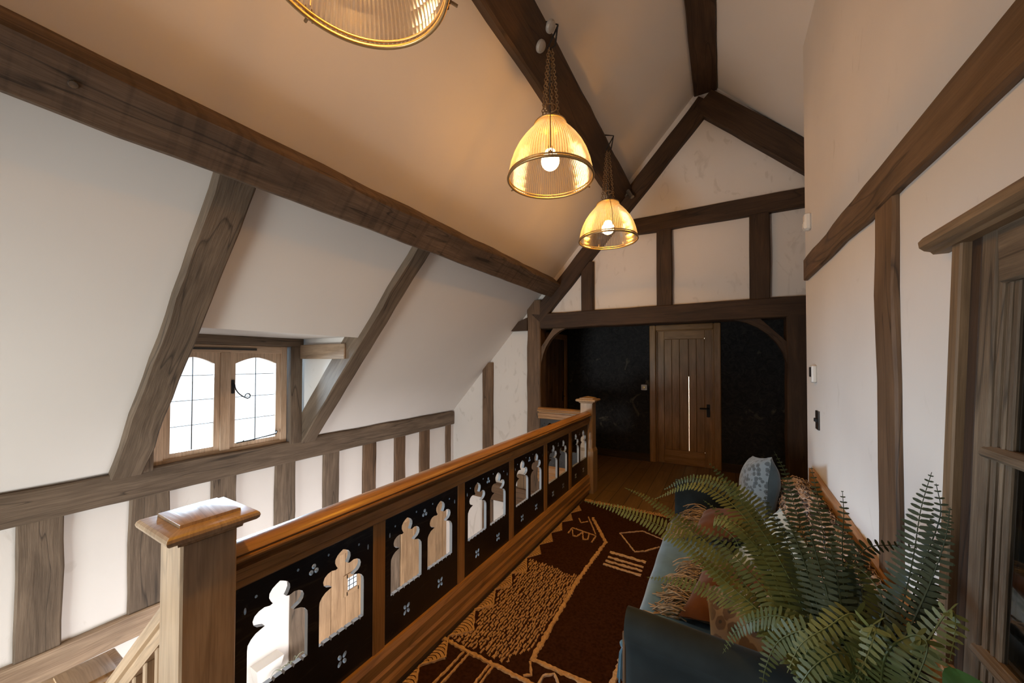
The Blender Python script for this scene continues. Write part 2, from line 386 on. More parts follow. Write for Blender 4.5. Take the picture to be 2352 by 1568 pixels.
# left roof slope with the dormer opening between the two rafters
YA, YR = .965, 2.107
mb = MB()
def slopeL(x0, x1, y0, y1): prism(mb, [onl(x0, y0), onl(x1, y0), onl(x1, y1), onl(x0, y1)], -NL * .12)
slopeL(-2.79, XR, YB, 4.66)
slopeL(-3.80, -2.79, YB, YA - .06); slopeL(-3.80, -2.79, YR + .06, 4.66)
o = struct(mb.build('ceiling_left', M['ceil'], base=(0, 0, 2))); recalc(o)
mb = MB()
prism(mb, [(XR, YB, zr(XR)), (2.1, YB, zr(2.1)), (2.1, 4.66, zr(2.1)), (XR, 4.66, zr(XR))], V((1.1, 0, 1)).normalized() * .12)
o = struct(mb.build('ceiling_right', M['ceil'], base=(0, 0, 2))); recalc(o)
mb = MB(); mb.box((-2.5, YG + .19, 2.42), (2.1, 6.3, 2.5)); struct(mb.build('ceiling_lobby', M['plaster']))

# dormer lining: flat soffit and two cheeks
mb = MB(); mb.box((-3.80, YA - .05, 1.815), (-2.785, YR + .05, 1.86), axis=1)
for y0, y1 in ((YA - .1, YA - .03), (YR + .03, YR + .1)):
    prism(mb, [(-3.80, y0, .70), (-3.80, y0, 1.83), (-2.76, y0, 1.83)], (0, y1 - y0, 0))
o = struct(mb.build('wall_dormer', M['plaster'])); recalc(o)

# left wall below the roof
mb = MB()
mb.box((XL - .15, YB, HZ), (XL, 4.66, .78)); struct(mb.build('wall_left', M['plaster']))
# gable wall: upper panel, left panel, right panel
mb = MB(); y0 = YG + .07
prism(mb, [(-2.25, y0, 2.1), (1.9, y0, 2.1), (1.9, y0, zr(1.9)), (XR, y0, zl(XR)), (-2.25, y0, zl(-2.25))], (0, .12, 0))
prism(mb, [(-3.85, y0, HZ), (-2.25, y0, HZ), (-2.25, y0, zl(-2.25)), (-3.85, y0, zl(-3.85))], (0, .12, 0))
prism(mb, [(.75, y0, 0), (2.1, y0, 0), (2.1, y0, 2.1), (.75, y0, 2.1)], (0, .12, 0))
prism(mb, [(-2.25, y0, HZ), (-1.3, y0, HZ), (-1.3, y0, -.25), (-2.25, y0, -.25)], (0, .12, 0))
o = struct(mb.build('wall_gable', M['plaster_rough'])); recalc(o)
# lobby walls in dark paper (opening left for the door)
mb = MB()
mb.box((-2.5, YD, 0), (-.93, YD + .1, 2.42)); mb.box((-.08, YD, 0), (2.1, YD + .1, 2.42)); mb.box((-.93, YD, 2.12), (-.08, YD + .1, 2.42))
struct(mb.build('wall_lobby', M['wallpaper'], base=(0, YD, 0)))
mb = MB(); mb.box((-2.5, YG + .2, 0), (-2.38, YD, 2.42)); struct(mb.build('wall_lobby_left', M['wallpaper'], base=(-2.4, 5.3, 0)))
# wall at the sofa with a glazed opening, outside corner at y = 3.47
mb = MB(); W2a, W2b = -.9, 1.34
prism(mb, [(R, 1.37 + .1075 * 1.88, 0), (R, 3.44, 0), (R, 3.44, 1.88), (R, 1.37, 1.88)], (.18, 0, 0)); mb.box((R, W2b, 1.88), (R + .18, 3.44, 4.1), axis=2); mb.box((R, YB, 1.88), (R + .18, W2b, 4.1)); mb.box((R, YB, 0), (R + .18, 1.5, .40)); mb.box((R, YB, .40), (R + .18, W2a, 1.87))
mb.tube([(R + .03, 3.44, 0), (R + .03, 3.44, 4.05)], .03, 12); mb.box((R + .03, 3.44, 0), (R + .18, 3.47, 4.05), axis=2)
recalc(struct(mb.build('wall_right', M['plaster'], base=(R, 1, 0))))
mb = MB(); mb.box((2.1, YB, 0), (2.2, 6.3, 3)); mb.box((1.5, YB, 0), (1.55, 2.2, 2.6)); mb.box((R + .18, 2.2, 0), (1.55, 2.25, 2.6)); mb.box((R + .18, YB, 2.3), (1.55, 2.25, 2.35))
struct(mb.build('wall_closet', plain('closet_brown', (.05, .035, .025), .8), base=(1.5, 0, 0)))
# wall behind the camera: stair window, plus unseen landing window added for fill
mb = MB(); y1 = YB
wins = [(-3.15, -1.85, -.75, .85), (-1.05, .15, .95, 2.15)]
xs = [-3.9, -3.15, -1.85, -1.05, .15, 2.1]
mb.box((-3.9, y1 - .15, HZ), (-3.15, y1, 5)); mb.box((-1.85, y1 - .15, HZ), (-1.05, y1, 5)); mb.box((.15, y1 - .15, HZ), (2.1, y1, 5))
for a, b, c, d in wins: mb.box((a, y1 - .15, HZ), (b, y1, c)); mb.box((a, y1 - .15, d), (b, y1, 5))
struct(mb.build('wall_back', M['plaster'], base=(0, YB, 0)))
mb = MB(); hy0, hy1, hz0, hz1 = .2, 3.6, -2.15, -.50
mb.box((-1.45, YB, HZ), (-1.35, hy0, -.25)); mb.box((-1.45, hy1, HZ), (-1.35, 4.5, -.25)); mb.box((-1.45, hy0, HZ), (-1.35, hy1, hz0)); mb.box((-1.45, hy0, hz1), (-1.35, hy1, -.25)); struct(mb.build('wall_hall', M['plaster'], base=(-1.4, 2, HZ)))
w = thing('window_5', None, None, (-1.4, 1.9, hz0), kind='structure'); mb = MB()  # unseen glazed opening added to carry the hall fill light
for y in (hy0, 1.03, 1.865, 2.70, hy1 - .06): mb.cbox((-1.43, y, hz0), (-1.37, y + .06, hz1), .004, axis=2)
for z in (hz0, hz1 - .06): mb.cbox((-1.43, hy0, z), (-1.37, hy1, z + .06), .004, axis=1)
mb.build('window_frame', M['oak_win'], w); mb = MB(); mb.box((-1.402, hy0, hz0), (-1.398, hy1, hz1)); mb.build('pane', M['glass'], w)
mb = MB(); mb.box((-1.5, YB, -.25), (-1.4, -1.5, 3.25), axis=2); struct(mb.build('wall_light_block', M['plaster']))  # unseen wall added to limit how far the stair light reaches
for i, (a, b, c, d) in enumerate(wins):
    w = thing('window_%d' % (i + 3), None, None, ((a + b) / 2, y1 - .1, c), kind='structure')
    mb = MB()
    for p, q in (((a, c), (a + .06, d)), ((b - .06, c), (b, d)), (((a + b) / 2 - .03, c), ((a + b) / 2 + .03, d))): mb.box((p[0], y1 - .12, p[1]), (q[0], y1 - .06, q[1]))
    for z in (c, d - .06): mb.box((a, y1 - .12, z), (b, y1 - .06, z + .06))
    mb.build('window_frame', M['oak_win'], w)
    mb = MB(); mb.box((a, y1 - .095, c), (b, y1 - .09, d)); mb.build('pane', M['glass'], w)

# ------------------------------------------------------------------ roof timbers
def slope_pt(t, y, d):      # t = distance up the left slope measured along TL
    p = TL * t; s0 = V((0, 0, 4.872)); base = s0 + TL * (t - s0.dot(TL)); return V((base.x, y, base.z)) + NL * d
def slope_beam(name, t0, t1, y0, y1, d, m, label, cat, back=.05, **k):
    tc = (t0 + t1) / 2
    return timber(name, slope_pt(tc, y0, d), slope_pt(tc, y1, d), NL, t1 - t0, d + back, m, label, cat, **k)
p1 = slope_beam('purlin', .478, .692, YB, YG + .02, .17, M['oak_saw'], 'massive saw-marked oak purlin running the length of the sloping ceiling', 'roof beam', wob=.005, ch=.012)
mb = MB(); c = slope_pt(.60, .31, .17); mb.lathe([(.0001, .006), (.011, .005), (.013, 0)], (0, 0, 0), 12)
rot = V((0, 0, 1)).rotation_difference(NL).to_matrix(); mb.v = [tuple(rot @ V(v) + c) for v in mb.v]; o = mb.build('bolt_head', M['steel'], p1)
p2 = slope_beam('purlin', 1.856, 2.108, YB, YG + .02, .13, M['oak_dark'], 'dark oak upper purlin from which the pendant lamps hang', 'roof beam', ch=.015)
timber('ridge_beam', (XR, YB, 4.565), (XR, YG + .05, 4.565), (0, 0, -1), .225, .12, M['oak_dark'], 'dark oak ridge beam along the peak of the ceiling', 'roof beam')
def rafter(y0, y1, lab, t_top=.50):
    xb = -3.72; tb = V((xb, 0, zl(xb))).dot(TL); yc = (y0 + y1) / 2
    return timber('rafter', slope_pt(tb - .0, yc, .055), slope_pt(t_top, yc, .055), NL, y1 - y0, .20, M['oak_grey'], lab, 'sloping rafter', wob=.006, ch=.01)
rafter(.797, .965, 'wide grey oak rafter sloping down on the near side of the dormer window')
rafter(2.107, 2.265, 'grey oak rafter sloping down on the far side of the dormer window')
# wall plate, sill beam and studs of the left wall
timber('wall_plate', (-3.655, YB, .705), (-3.655, YG + .05, .705), (1, 0, 0), .205, .12, M['oak_grey'], 'long grey oak wall plate running under the dormer window', 'wall beam', wob=.006)
timber('floor_edge_beam', (-3.655, YB, -.305), (-3.655, YG + .05, -.305), (1, 0, 0), .175, .12, M['oak_pale'], 'pale oak beam at floor level below the row of studs', 'wall beam', wob=.003)
ord_ = ['first', 'second', 'third', 'fourth', 'fifth', 'sixth', 'seventh', 'eighth', 'ninth']
for i, (a, b) in enumerate(((.418, .603), (.902, 1.125), (1.389, 1.566), (1.885, 2.073), (2.37, 2.553), (2.864, 3.052), (3.346, 3.527), (3.803, 3.997), (4.363, 4.475))):
    timber('wall_stud', (-3.672, (a + b) / 2, -.24), (-3.672, (a + b) / 2, .62), (1, 0, 0), b - a, .1, M['oak_grey'] if i < 5 else M['oak_mid'],
           'grey oak stud under the wall plate, %s from the left' % ord_[i] if i < 8 else 'narrow oak stud in the far corner of the left wall', 'wall stud', 'studs below the wall plate', wob=.005)
for a, b, lab in ((2.04, 2.215, 'oak post in the hall below, left of the glazed plank door'), (3.235, 3.44, 'oak post in the hall below, between the two plank doors')):
    timber('hall_post', (-3.672, (a + b) / 2, HZ), (-3.672, (a + b) / 2, -.36), (1, 0, 0), b - a, .1, M['oak_grey'], lab, 'post', 'posts in the hall below')
# gable truss
TM = M['oak_dark']
def tr(name, x0, z0, x1, z1, w, lab, y=YG, t=.16, m=TM, cat='roof beam', group=None, wob=.004): return timber(name, (x0, y, z0), (x1, y, z1), (0, -1, 0), w, t, m, lab, cat, group, wob=wob, ch=.01)
tr('truss_rafter', -2.20, 2.18, -.13, 4.46, .20, 'dark oak truss rafter rising on the left of the far gable', t=.14)
tr('truss_rafter', -.16, 4.47, 1.62, 2.72, .25, 'dark oak truss rafter descending on the right of the far gable', t=.14)
tr('collar_beam', -1.0, 3.205, 1.35, 3.205, .185, 'dark oak collar beam crossing high on the far gable', t=.12)
tr('tie_beam', -2.135, 2.137, 1.8, 2.137, .205, 'dark oak tie beam above the lobby opening', t=.2)
for x0, x1, zt, lab in ((-1.56, -1.40, 2.86, 'short oak gable stud under the left truss rafter'), (-.65, -.483, 3.13, 'oak gable stud between the two square plaster panels'), (.257, .434, 3.13, 'oak gable stud at the right of the largest plaster panel')):
    tr('gable_stud', (x0 + x1) / 2, 2.22, (x0 + x1) / 2, zt, x1 - x0, lab, y=YG + .012, t=.08, cat='gable stud', group='studs in the far gable')
tr('gable_stud', -3.018, HZ, -3.018, zl(-3.018) + .02, .178, 'tall thin oak stud on the white gable wall left of the main post', y=YG + .03, t=.06, m=M['oak_mid'], cat='gable stud')
tr('truss_post', -2.235, HZ, -2.235, 2.43, .205, 'heavy oak post standing at the left of the lobby opening', t=.2, m=M['oak_mid'], cat='post', wob=.007)
tr('truss_post', .68, 0, .68, 2.05, .24, 'dark oak post at the right of the lobby opening', t=.2, cat='post')
mb = MB(); prism(mb, [(-2.62, YG, 2.02), (-2.335, YG, 2.02), (-2.335, YG, 2.20), (-2.50, YG, 2.14)], (0, .1, 0)); tag(mb.build('beam_end', TM), 'stub of dark oak beam poking out left of the main post', 'beam end')
tr('gable_floor_beam', -3.66, -.30, -1.45, -.30, .24, 'dark oak beam at floor level across the far wall of the stairwell', y=YG - .01, t=.1, m=M['oak_mid'], cat='wall beam')
def brace(pts_o, pts_i, lab):
    mb = MB(); rings = []
    for (xo, zo), (xi, zi) in zip(pts_o, pts_i): rings.append([(xo, YG + .03, zo), (xi, YG + .03, zi), (xi, YG + .11, zi), (xo, YG + .11, zo)])
    mb.loft(rings); o = mb.build('curved_brace', M['oak_mid'] if pts_o[0][0] < -1 else TM); recalc(o); tag(o, lab, 'brace')
q = [i / 8 for i in range(9)]
lo = [(-2.14 + .45 * (1 - math.cos(a * PI / 2)) * 1.0, 1.46 + .585 * math.sin(a * PI / 2)) for a in q]
li = [(-2.14 + .19 * a, 1.78 + .265 * a) for a in q]
brace(lo, li, 'curved oak brace between the main post and the tie beam')
brace([(.575 - (x + 2.14) * 1.25, z) for x, z in lo], [(.575 - (x + 2.14) * 1.25, z) for x, z in li], 'dark curved brace at the right of the lobby opening')
# right wall timbers
timber('wall_beam', (R - .025, -.4, 2.265), (R - .025, 3.365, 2.265), (-1, 0, 0), .155, .06, M['oak_mid'], 'oak beam running along the white wall above the sofa', 'wall beam', wob=.006)
timber('wall_post', (R - .02, 1.879, 0), (R - .02, 1.879, 2.20), (-1, 0, 0), .178, .06, M['oak_mid'], 'single oak upright on the white wall behind the sofa', 'wall post', wob=.006)

# ------------------------------------------------------------------ dormer window
w1 = thing('window_1', None, None, (-3.72, 1.51, .765), kind='structure')
WX = -3.70
def wbox(mb, y0, y1, z0, z1, x0=WX - .06, x1=WX, ch=.004): mb.cbox((x0, y0, z0), (x1, y1, z1), ch)
mb = MB(); wbox(mb, 1.02, 1.085, .765, 1.735); wbox(mb, 1.935, 1.995, .765, 1.735); wbox(mb, 1.445, 1.52, .828, 1.672, x1=WX + .003)
wbox(mb, 1.08, 1.94, .765, .835); wbox(mb, 1.08, 1.94, 1.665, 1.735); mb.build('window_frame', M['oak_win'], w1)
mb = MB(); mb.box((WX, 1.20, 1.690), (WX + .008, 1.72, 1.708)); mb.build('trickle_vent', M['slot'], w1)
def casement(y0, y1, z0, z1, xc, handle):
    """oak sash with a flat pointed top, cut from one board, with leaded glass"""
    cu = bpy.data.curves.new('tmp', 'CURVE'); cu.dimensions = '2D'; cu.fill_mode = 'BOTH'; cu.extrude = .02
    def spl(pts):
        s = cu.splines.new('POLY'); s.points.add(len(pts) - 1); s.use_cyclic_u = True
        for p, (a, b) in zip(s.points, pts): p.co = (a, b, 0, 1)
    fr = .04; ym = (y0 + y1) / 2; zs = z1 - fr - .055
    arch = [(y1 - fr - (y1 - fr - ym) * t, zs + .055 * (1 - (1 - t) ** 1.6)) for t in [i / 8 for i in range(9)]]
    arch += [(2 * ym - a, b) for a, b in reversed(arch[:-1])]
    spl([(y0, z0), (y1, z0), (y1, z1), (y0, z1)]); spl([(y0 + fr, z0 + fr), (y1 - fr, z0 + fr)] + arch)
    t = bpy.data.objects.new('tmp', cu); me = bpy.data.meshes.new_from_object(t); bpy.data.objects.remove(t)
    mb = MB(); vs = [(xc + v.co.z, v.co.x, v.co.y) for v in me.vertices]
    mb.add(vs, [list(p.vertices) for p in me.polygons], [[(vs[i][2] * .6 + vs[i][1], vs[i][1] * .6 + vs[i][0]) for i in p.vertices] for p in me.polygons])
    o = mb.build('casement', M['oak_win'], w1); recalc(o); bpy.data.meshes.remove(me)
    mb = MB(); mb.box((xc - .006, y0 + .03, z0 + .03), (xc - .002, y1 - .03, z1 - .03)); g = mb.build('pane', M['glass'], o)
    mb = MB(); mb.box((xc - .001, ym - .003, z0 + fr), (xc + .004, ym + .003, z1 - fr))
    for k in (1, 2, 3):
        z = z0 + fr + (z1 - z0 - 2 * fr) * (k / 3.75); mb.box((xc - .001, y0 + fr, z - .0025), (xc + .004, y1 - fr, z + .0025))
    mb.build('lead_came', M['slot'], o)
    if handle:
        mb = MB(); y = y0 + .02; z = 1.33
        mb.cbox((xc + .02, y - .012, z - .02), (xc + .03, y + .012, z + .10), .003)
        pts = [(xc + .045, y + .005 + .10 * t ** 2 - .0 * t, z + .06 - .15 * t + .02 * t ** 3) for t in [i / 8 for i in range(9)]]
        cx_, cz_ = pts[-1][1], pts[-1][2]
        pts += [(xc + .045, cx_ + .022 * math.sin(a), cz_ + .022 - .022 * math.cos(a)) for a in (.8, 1.6, 2.4, 3.2, 4.0, 4.8)]
        mb.tube(pts, .005, 6); mb.tube([(xc + .03, y, z + .06), (xc + .046, y, z + .06)], .006, 6); mb.build('window_handle', M['black'], o)
        mb = MB(); z = z0 + .045
        mb.tube([(xc + .03, y0 + .05, z - .005), (xc + .035, y0 + .15, z), (xc + .035, y1 - .08, z + .018), (xc + .035, y1 - .04, z + .022), (xc + .035, y1 - .03, z + .045), (xc + .035, y1 - .05, z + .05)], .006, 6)
        for y in (y0 + .10, y0 + .19): mb.tube([(xc + .02, y, z - .004), (xc + .04, y, z + .004)], .007, 6)
        mb.build('window_stay', M['black'], o)
casement(1.085, 1.445, .835, 1.667, WX - .03, False); casement(1.52, 1.935, .835, 1.667, WX - .03, True)
mb = MB(); mb.cbox((-3.80, YA - .02, 1.735), (-3.645, YR + .02, 1.845), .006); tag(recalc(mb.build('dormer_head_beam', M['oak_grey'])), 'grey oak beam over the dormer window', 'window beam')
mb = MB(); mb.cbox((-3.80, 2.0, .78), (-3.645, 2.115, 1.738), .006); tag(recalc(mb.build('dormer_post', M['oak_grey'])), 'grey oak post at the right side of the dormer window', 'window post')
mb = MB(); mb.cbox((-3.80, .93, .78), (-3.645, 1.018, 1.738), .006); tag(recalc(mb.build('dormer_post', M['oak_grey'])), 'grey oak post at the left of the dormer window, behind the wide rafter', 'window post')
mb = MB(); mb.cbox((-3.645, 2.085, 1.615), (-2.95, 2.16, 1.755), .006); tag(recalc(mb.build('dormer_tie', M['oak_pale'])), 'short pale oak rail on the right cheek of the dormer', 'window beam')

# ------------------------------------------------------------------ doors
d1 = thing('door_1', None, None, (-.505, YD, 0), kind='structure')
mb = MB()
for x0, x1, z0, z1 in ((-1.0, -.905, 0, 2.165), (-.105, -.01, 0, 2.165), (-.906, -.104, 2.075, 2.165)): mb.cbox((x0, YD - .025, z0), (x1, YD + .03, z1), .01)
for x0, x1, z0, z1 in ((-.93, -.885, 0, 2.12), (-.125, -.08, 0, 2.12), (-.90, -.11, 2.065, 2.12)): mb.cbox((x0, YD + .02, z0), (x1, YD + .10, z1), .004)
mb.build('door_frame', M['oak_door'], d1)
yl = YD + .045
mb = MB()
for x0, x1, z0, z1 in ((-.888, -.79, .001, 2.075), (-.225, -.122, .001, 2.075), (-.79, -.225, 1.94, 2.075), (-.79, -.225, .001, .22)): mb.cbox((x0, yl, z0), (x1, yl + .045, z1), .004)
xs = [-.79, -.68, -.57, -.4405, -.335, -.225]
for i in range(5):
    g = .0015
    mb.cbox((xs[i] + (.0045 if i == 3 else .002), yl + .012, .22), (xs[i + 1] - (.0045 if i == 2 else g), yl + .035, 1.94), .004)
for a, b in ((-.79, -.4455), (-.4335, -.225)): mb.box((a, yl + .034, .22), (b, yl + .044, 1.94), axis=2)
mb.box((-.4455, yl + .034, 1.36), (-.4335, yl + .044, 1.94), axis=2)
leaf = mb.build('door_leaf', M['oak_door'], d1)
mb = MB(); mb.cbox((-.20, yl - .008, .76), (-.155, yl, .95), .003); mb.tube([(-.178, yl, .89), (-.178, yl - .05, .89), (-.19, yl - .055, .89), (-.29, yl - .055, .888)], .011, 8); mb.build('door_handle', M['black'], leaf)
mb = MB(); mb.box((-1.2, 6.9, 0), (.2, 7.0, 2.3)); mb.box((-1.2, 6.26, 0), (-1.15, 6.95, 2.3)); mb.box((.15, 6.26, 0), (.2, 6.95, 2.3)); mb.box((-1.2, 6.26, 2.25), (.2, 7.0, 2.3)); mb.box((-1.2, 6.26, -.05), (.2, 7.0, 0)); struct(mb.build('wall_room_beyond', M['plaster'], base=(-.5, 6.6, 0)))
d2 = thing('door_2', None, None, (-2.36, 5.4, 0), kind='structure')
mb = MB()
for y0, y1, z0, z1 in ((4.86, 4.94, 0, 2.05), (5.92, 6.03, 0, 2.05), (4.94, 5.92, 1.96, 2.05)): mb.cbox((-2.385, y0, z0), (-2.35, y1, z1), .006)
mb.build('door_frame', M['oak_door'], d2)
mb = MB()
for i in range(6): mb.cbox((-2.385, 4.94 + i * .1633 + .002, 0.01), (-2.362, 4.94 + (i + 1) * .1633 - .002, 1.96), .004)
lf = mb.build('door_leaf', M['oak_mid'], d2); mb = MB(); mb.cbox((-2.362, 5.80, .92), (-2.355, 5.84, 1.08), .002); mb.tube([(-2.36, 5.82, 1.0), (-2.32, 5.82, 1.0), (-2.32, 5.72, 1.0)], .009, 6); mb.build('door_handle', M['black'], lf)
def hall_door(n, y0, y1, glazed):
    d = thing('door_%d' % n, None, None, (-3.68, (y0 + y1) / 2, HZ), kind='structure'); zt = -.50
    mb = MB()
    for a, b, c, e in ((y0, y0 + .06, HZ, zt), (y1 - .06, y1, HZ, zt), (y0 + .06, y1 - .06, zt - .06, zt)): mb.cbox((-3.70, a, c), (-3.665, b, e), .005)
    mb.build('door_frame', M['oak_hall'], d)
    mb = MB(); k = 5; w = (y1 - y0 - .12) / k
    yg0, yg1, zg0, zg1 = 2.648, 2.812, -1.02, -.84
    for i in range(k):
        a, b = y0 + .06 + i * w + .002, y0 + .06 + (i + 1) * w - .002
        if glazed and i == 2:
            mb.cbox((-3.70, a, HZ + .01), (-3.68, b, zg0), .004); mb.cbox((-3.70, a, zg1), (-3.68, b, zt - .06), .004)
        else: mb.cbox((-3.70, a, HZ + .01), (-3.68, b, zt - .06), .004)
    lf = mb.build('door_leaf', M['oak_hall'], d)
    if glazed:
        mb = MB()
        for a, b, c, e in ((yg0 - .03, yg0 + .02, zg0 - .03, zg1 + .03), (yg1 - .02, yg1 + .03, zg0 - .03, zg1 + .03), (yg0, yg1, zg0 - .03, zg0 + .02), (yg0, yg1, zg1 - .02, zg1 + .03)): mb.cbox((-3.69, a, c), (-3.668, b, e), .004)
        vw = mb.build('vision_frame', M['oak_hall'], lf)
        mb = MB(); mb.box((-3.697, yg0, zg0), (-3.694, yg1, zg1)); mb.build('door_pane', emit('daylit_pane', (.86, .93, 1), 1.4), vw)
        mb = MB()
        for t in (.33, .66): mb.box((-3.693, yg0, zg0 + (zg1 - zg0) * t - .003), (-3.688, yg1, zg0 + (zg1 - zg0) * t + .003)); mb.box((-3.693, yg0 + (yg1 - yg0) * t - .003, zg0), (-3.688, yg0 + (yg1 - yg0) * t + .003, zg1))
        mb.build('lead_came', M['slot'], vw)
hall_door(3, 2.24, 3.22, True); hall_door(4, 3.45, 4.36, False)
# lobby skirting
mb = MB(); mb.box((-2.38, YD - .018, 0), (-1.0, YD, .12)); mb.box((-.01, YD - .018, 0), (2.0, YD, .12)); struct(mb.build('baseboard_lobby', M['oak_dark']))
# ------------------------------------------------------------------ balustrade
XF = -1.42
bal = thing('balustrade', 'long oak landing balustrade with six black pierced gothic panels', 'balustrade', (-1.41, 2.4, 0))
def rails(parent, a, b, X, y_side=1):
    """handrail, under rail and base rail between points a and b (z = 0); X points to the landing side"""
    hp = [(-.030, .905), (-.004, .905), (-.004, .924), (.004, .927), (.030, .931), (.040, .938), (.042, .944), (.041, .950), (.024, .951), (.024, .957), (.033, .959), (.028, .966), (.014, .975), (-.002, .982), (-.020, .984), (-.042, .982), (-.058, .974), (-.066, .962), (-.068, .950), (-.060, .940), (-.042, .930), (-.030, .924)]
    mb = MB(); mb.extr(hp, a, b, X, (0, 0, 1)); o = mb.build('handrail', M['oak_rail'], parent); recalc(o); shade_auto(o, 24)
    up = [(-.050, .835), (.006, .835), (.012, .842), (.012, .862), (.020, .870), (.020, .905), (-.062, .905), (-.062, .870), (-.054, .862)]
    mb = MB(); mb.extr(up, a, b, X, (0, 0, 1)); o = mb.build('under_rail', M['oak_rail'], parent); recalc(o)
    bp = [(-.06, .0), (.008, .0), (.008, .035), (.030, .040), (.034, .075), (.024, .098), (.026, .125), (.018, .14), (.020, .195), (.006, .222), (-.05, .225), (-.06, .20)]
    mb = MB(); mb.extr(bp, a, b, X, (0, 0, 1)); o = mb.build('base_rail', M['oak_rail'], parent); recalc(o)
rails(bal, V((-1.41, .585, 0)), V((-1.41, 4.31, 0)), V((1, 0, 0)))
def opening(c, hw=.106):
    h = [(-hw, .600), (-hw * .985, .617), (-.094, .632), (-.080, .643), (-.064, .648), (-.050, .652), (-.060, .657), (-.076, .663), (-.087, .675), (-.090, .690), (-.084, .705), (-.070, .715), (-.052, .719), (-.034, .714), (-.024, .717), (-.031, .728), (-.037, .742), (-.036, .757), (-.026, .771), (-.012, .780)]
    pts = [(c - .0 + x, z) for x, z in h] + [(c, .786)] + [(c - x, z) for x, z in reversed(h)]
    bot = [(c + hw, .440)]
    for i in range(6):
        x = c + hw * (1 - (2 * i + 1) / 6); bot += [(x + .005, .440), (x, .431), (x - .005, .440)]
    bot.append((c - hw, .440))
    return pts + bot
def ellipse(cx, cz, rx, rz, rot=0, n=10):
    return [(cx + rx * math.cos(2 * PI * i / n) * math.cos(rot) - rz * math.sin(2 * PI * i / n) * math.sin(rot), cz + rx * math.cos(2 * PI * i / n) * math.sin(rot) + rz * math.sin(2 * PI * i / n) * math.cos(rot)) for i in range(n)]
from mathutils.geometry import delaunay_2d_cdt
def inside(pt, poly):
    x, y = pt; r = False; n = len(poly)
    for i in range(n):
        (x0, y0), (x1, y1) = poly[i], poly[i - 1]
        if (y0 > y) != (y1 > y) and x < (x1 - x0) * (y - y0) / (y1 - y0) + x0: r = not r
    return r
def panel_loops(W=.557):
    L = [[(0, .215), (W, .215), (W, .845), (0, .845)]]
    for c in (.1415, .4005): L.append(opening(c))
    m_ = .271
    for a in (PI / 2, PI / 2 + 2 * PI / 3, PI / 2 + 4 * PI / 3): L.append(ellipse(m_ + .0125 * math.cos(a), .762 + .0135 * math.sin(a), .0092, .0102, 0, 12))
    for x, z in ((.062, .772), (.208, .792), (.334, .792), (.480, .772)): L.append(ellipse(x, z, .005, .006, 0, 6))
    for x in (.028, .529): L.append(ellipse(x, .740, .004, .013, 0, 8))
    for c in (.1415, .4005):
        for sx in (-1, 1):
            for sz in (-1, 1): L.append(ellipse(c + sx * .0118, .318 + sz * .0135, .0085, .0125, -sx * sz * .5, 12))
    return L
PL = panel_loops()
def panel_data():
    pts = [q for l in PL for q in l]; ed = []; o = 0
    for l in PL: ed += [(o + i, o + (i + 1) % len(l)) for i in range(len(l))]; o += len(l)
    v, e, f, ov, oe, of = delaunay_2d_cdt([V(q) for q in pts], ed, [], 0, 1e-6)
    keep = []
    for t in f:
        c = sum((v[i] for i in t), V((0, 0))) / len(t)
        if inside(c, PL[0]) and not any(inside(c, h) for h in PL[1:]): keep.append(list(t))
    return [tuple(x) for x in v], keep
PV, PF = panel_data()
def panel(parent, origin, d, nrm):
    """pierced panel standing on origin, running along d, face towards nrm; glint painted on the cut edges"""
    d, nrm, origin = V(d), V(nrm), V(origin); mb = MB(); T = .020
    P3 = lambda q, t: origin + d * q[0] + V((0, 0, q[1])) + nrm * t
    mb.add([P3(q, 0) for q in PV], PF); mb.add([P3(q, -T) for q in PV], [f[::-1] for f in PF])
    for l in PL:
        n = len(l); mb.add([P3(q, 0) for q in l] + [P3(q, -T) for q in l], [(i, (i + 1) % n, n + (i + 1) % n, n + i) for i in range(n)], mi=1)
    o = mb.build('pierced_panel', [M['dark_panel'], M['edge_glint']], parent); bm = bmesh.new(); bm.from_mesh(o.data); bmesh.ops.remove_doubles(bm, verts=bm.verts, dist=1e-5); bmesh.ops.recalc_face_normals(bm, faces=bm.faces); bm.to_mesh(o.data); bm.free(); return o
ys = [.607, 1.2353, 1.8640, 2.4935, 3.1220, 3.7510]
first = panel(bal, (XF, ys[0], 0), (0, 1, 0), (1, 0, 0))
for y in ys[1:]:
    c = first.copy(); C.objects.link(c); c.parent = bal; c.location = (0, y - ys[0], 0)
for y in ys[1:]:
    mb = MB(); mb.cbox((XF - .035, y - .072, .21), (XF + .006, y - .0005, .85), .005, axis=2); mb.build('upright', M['oak_rail'], bal)
mb = MB(); mb.cbox((XF - .035, .580, .21), (XF + .004, .6065, .85), .004, axis=2); mb.build('upright', M['oak_rail'], bal)
ret = thing('return_balustrade', 'short oak return balustrade between the far newel and the main post', 'balustrade', (-1.83, 4.40, 0))
rails(ret, V((-2.125, 4.40, 0)), V((-1.50, 4.40, 0)), V((0, -1, 0)))
panel(ret, (-2.10, 4.40, 0), (1, 0, 0), (0, -1, 0))
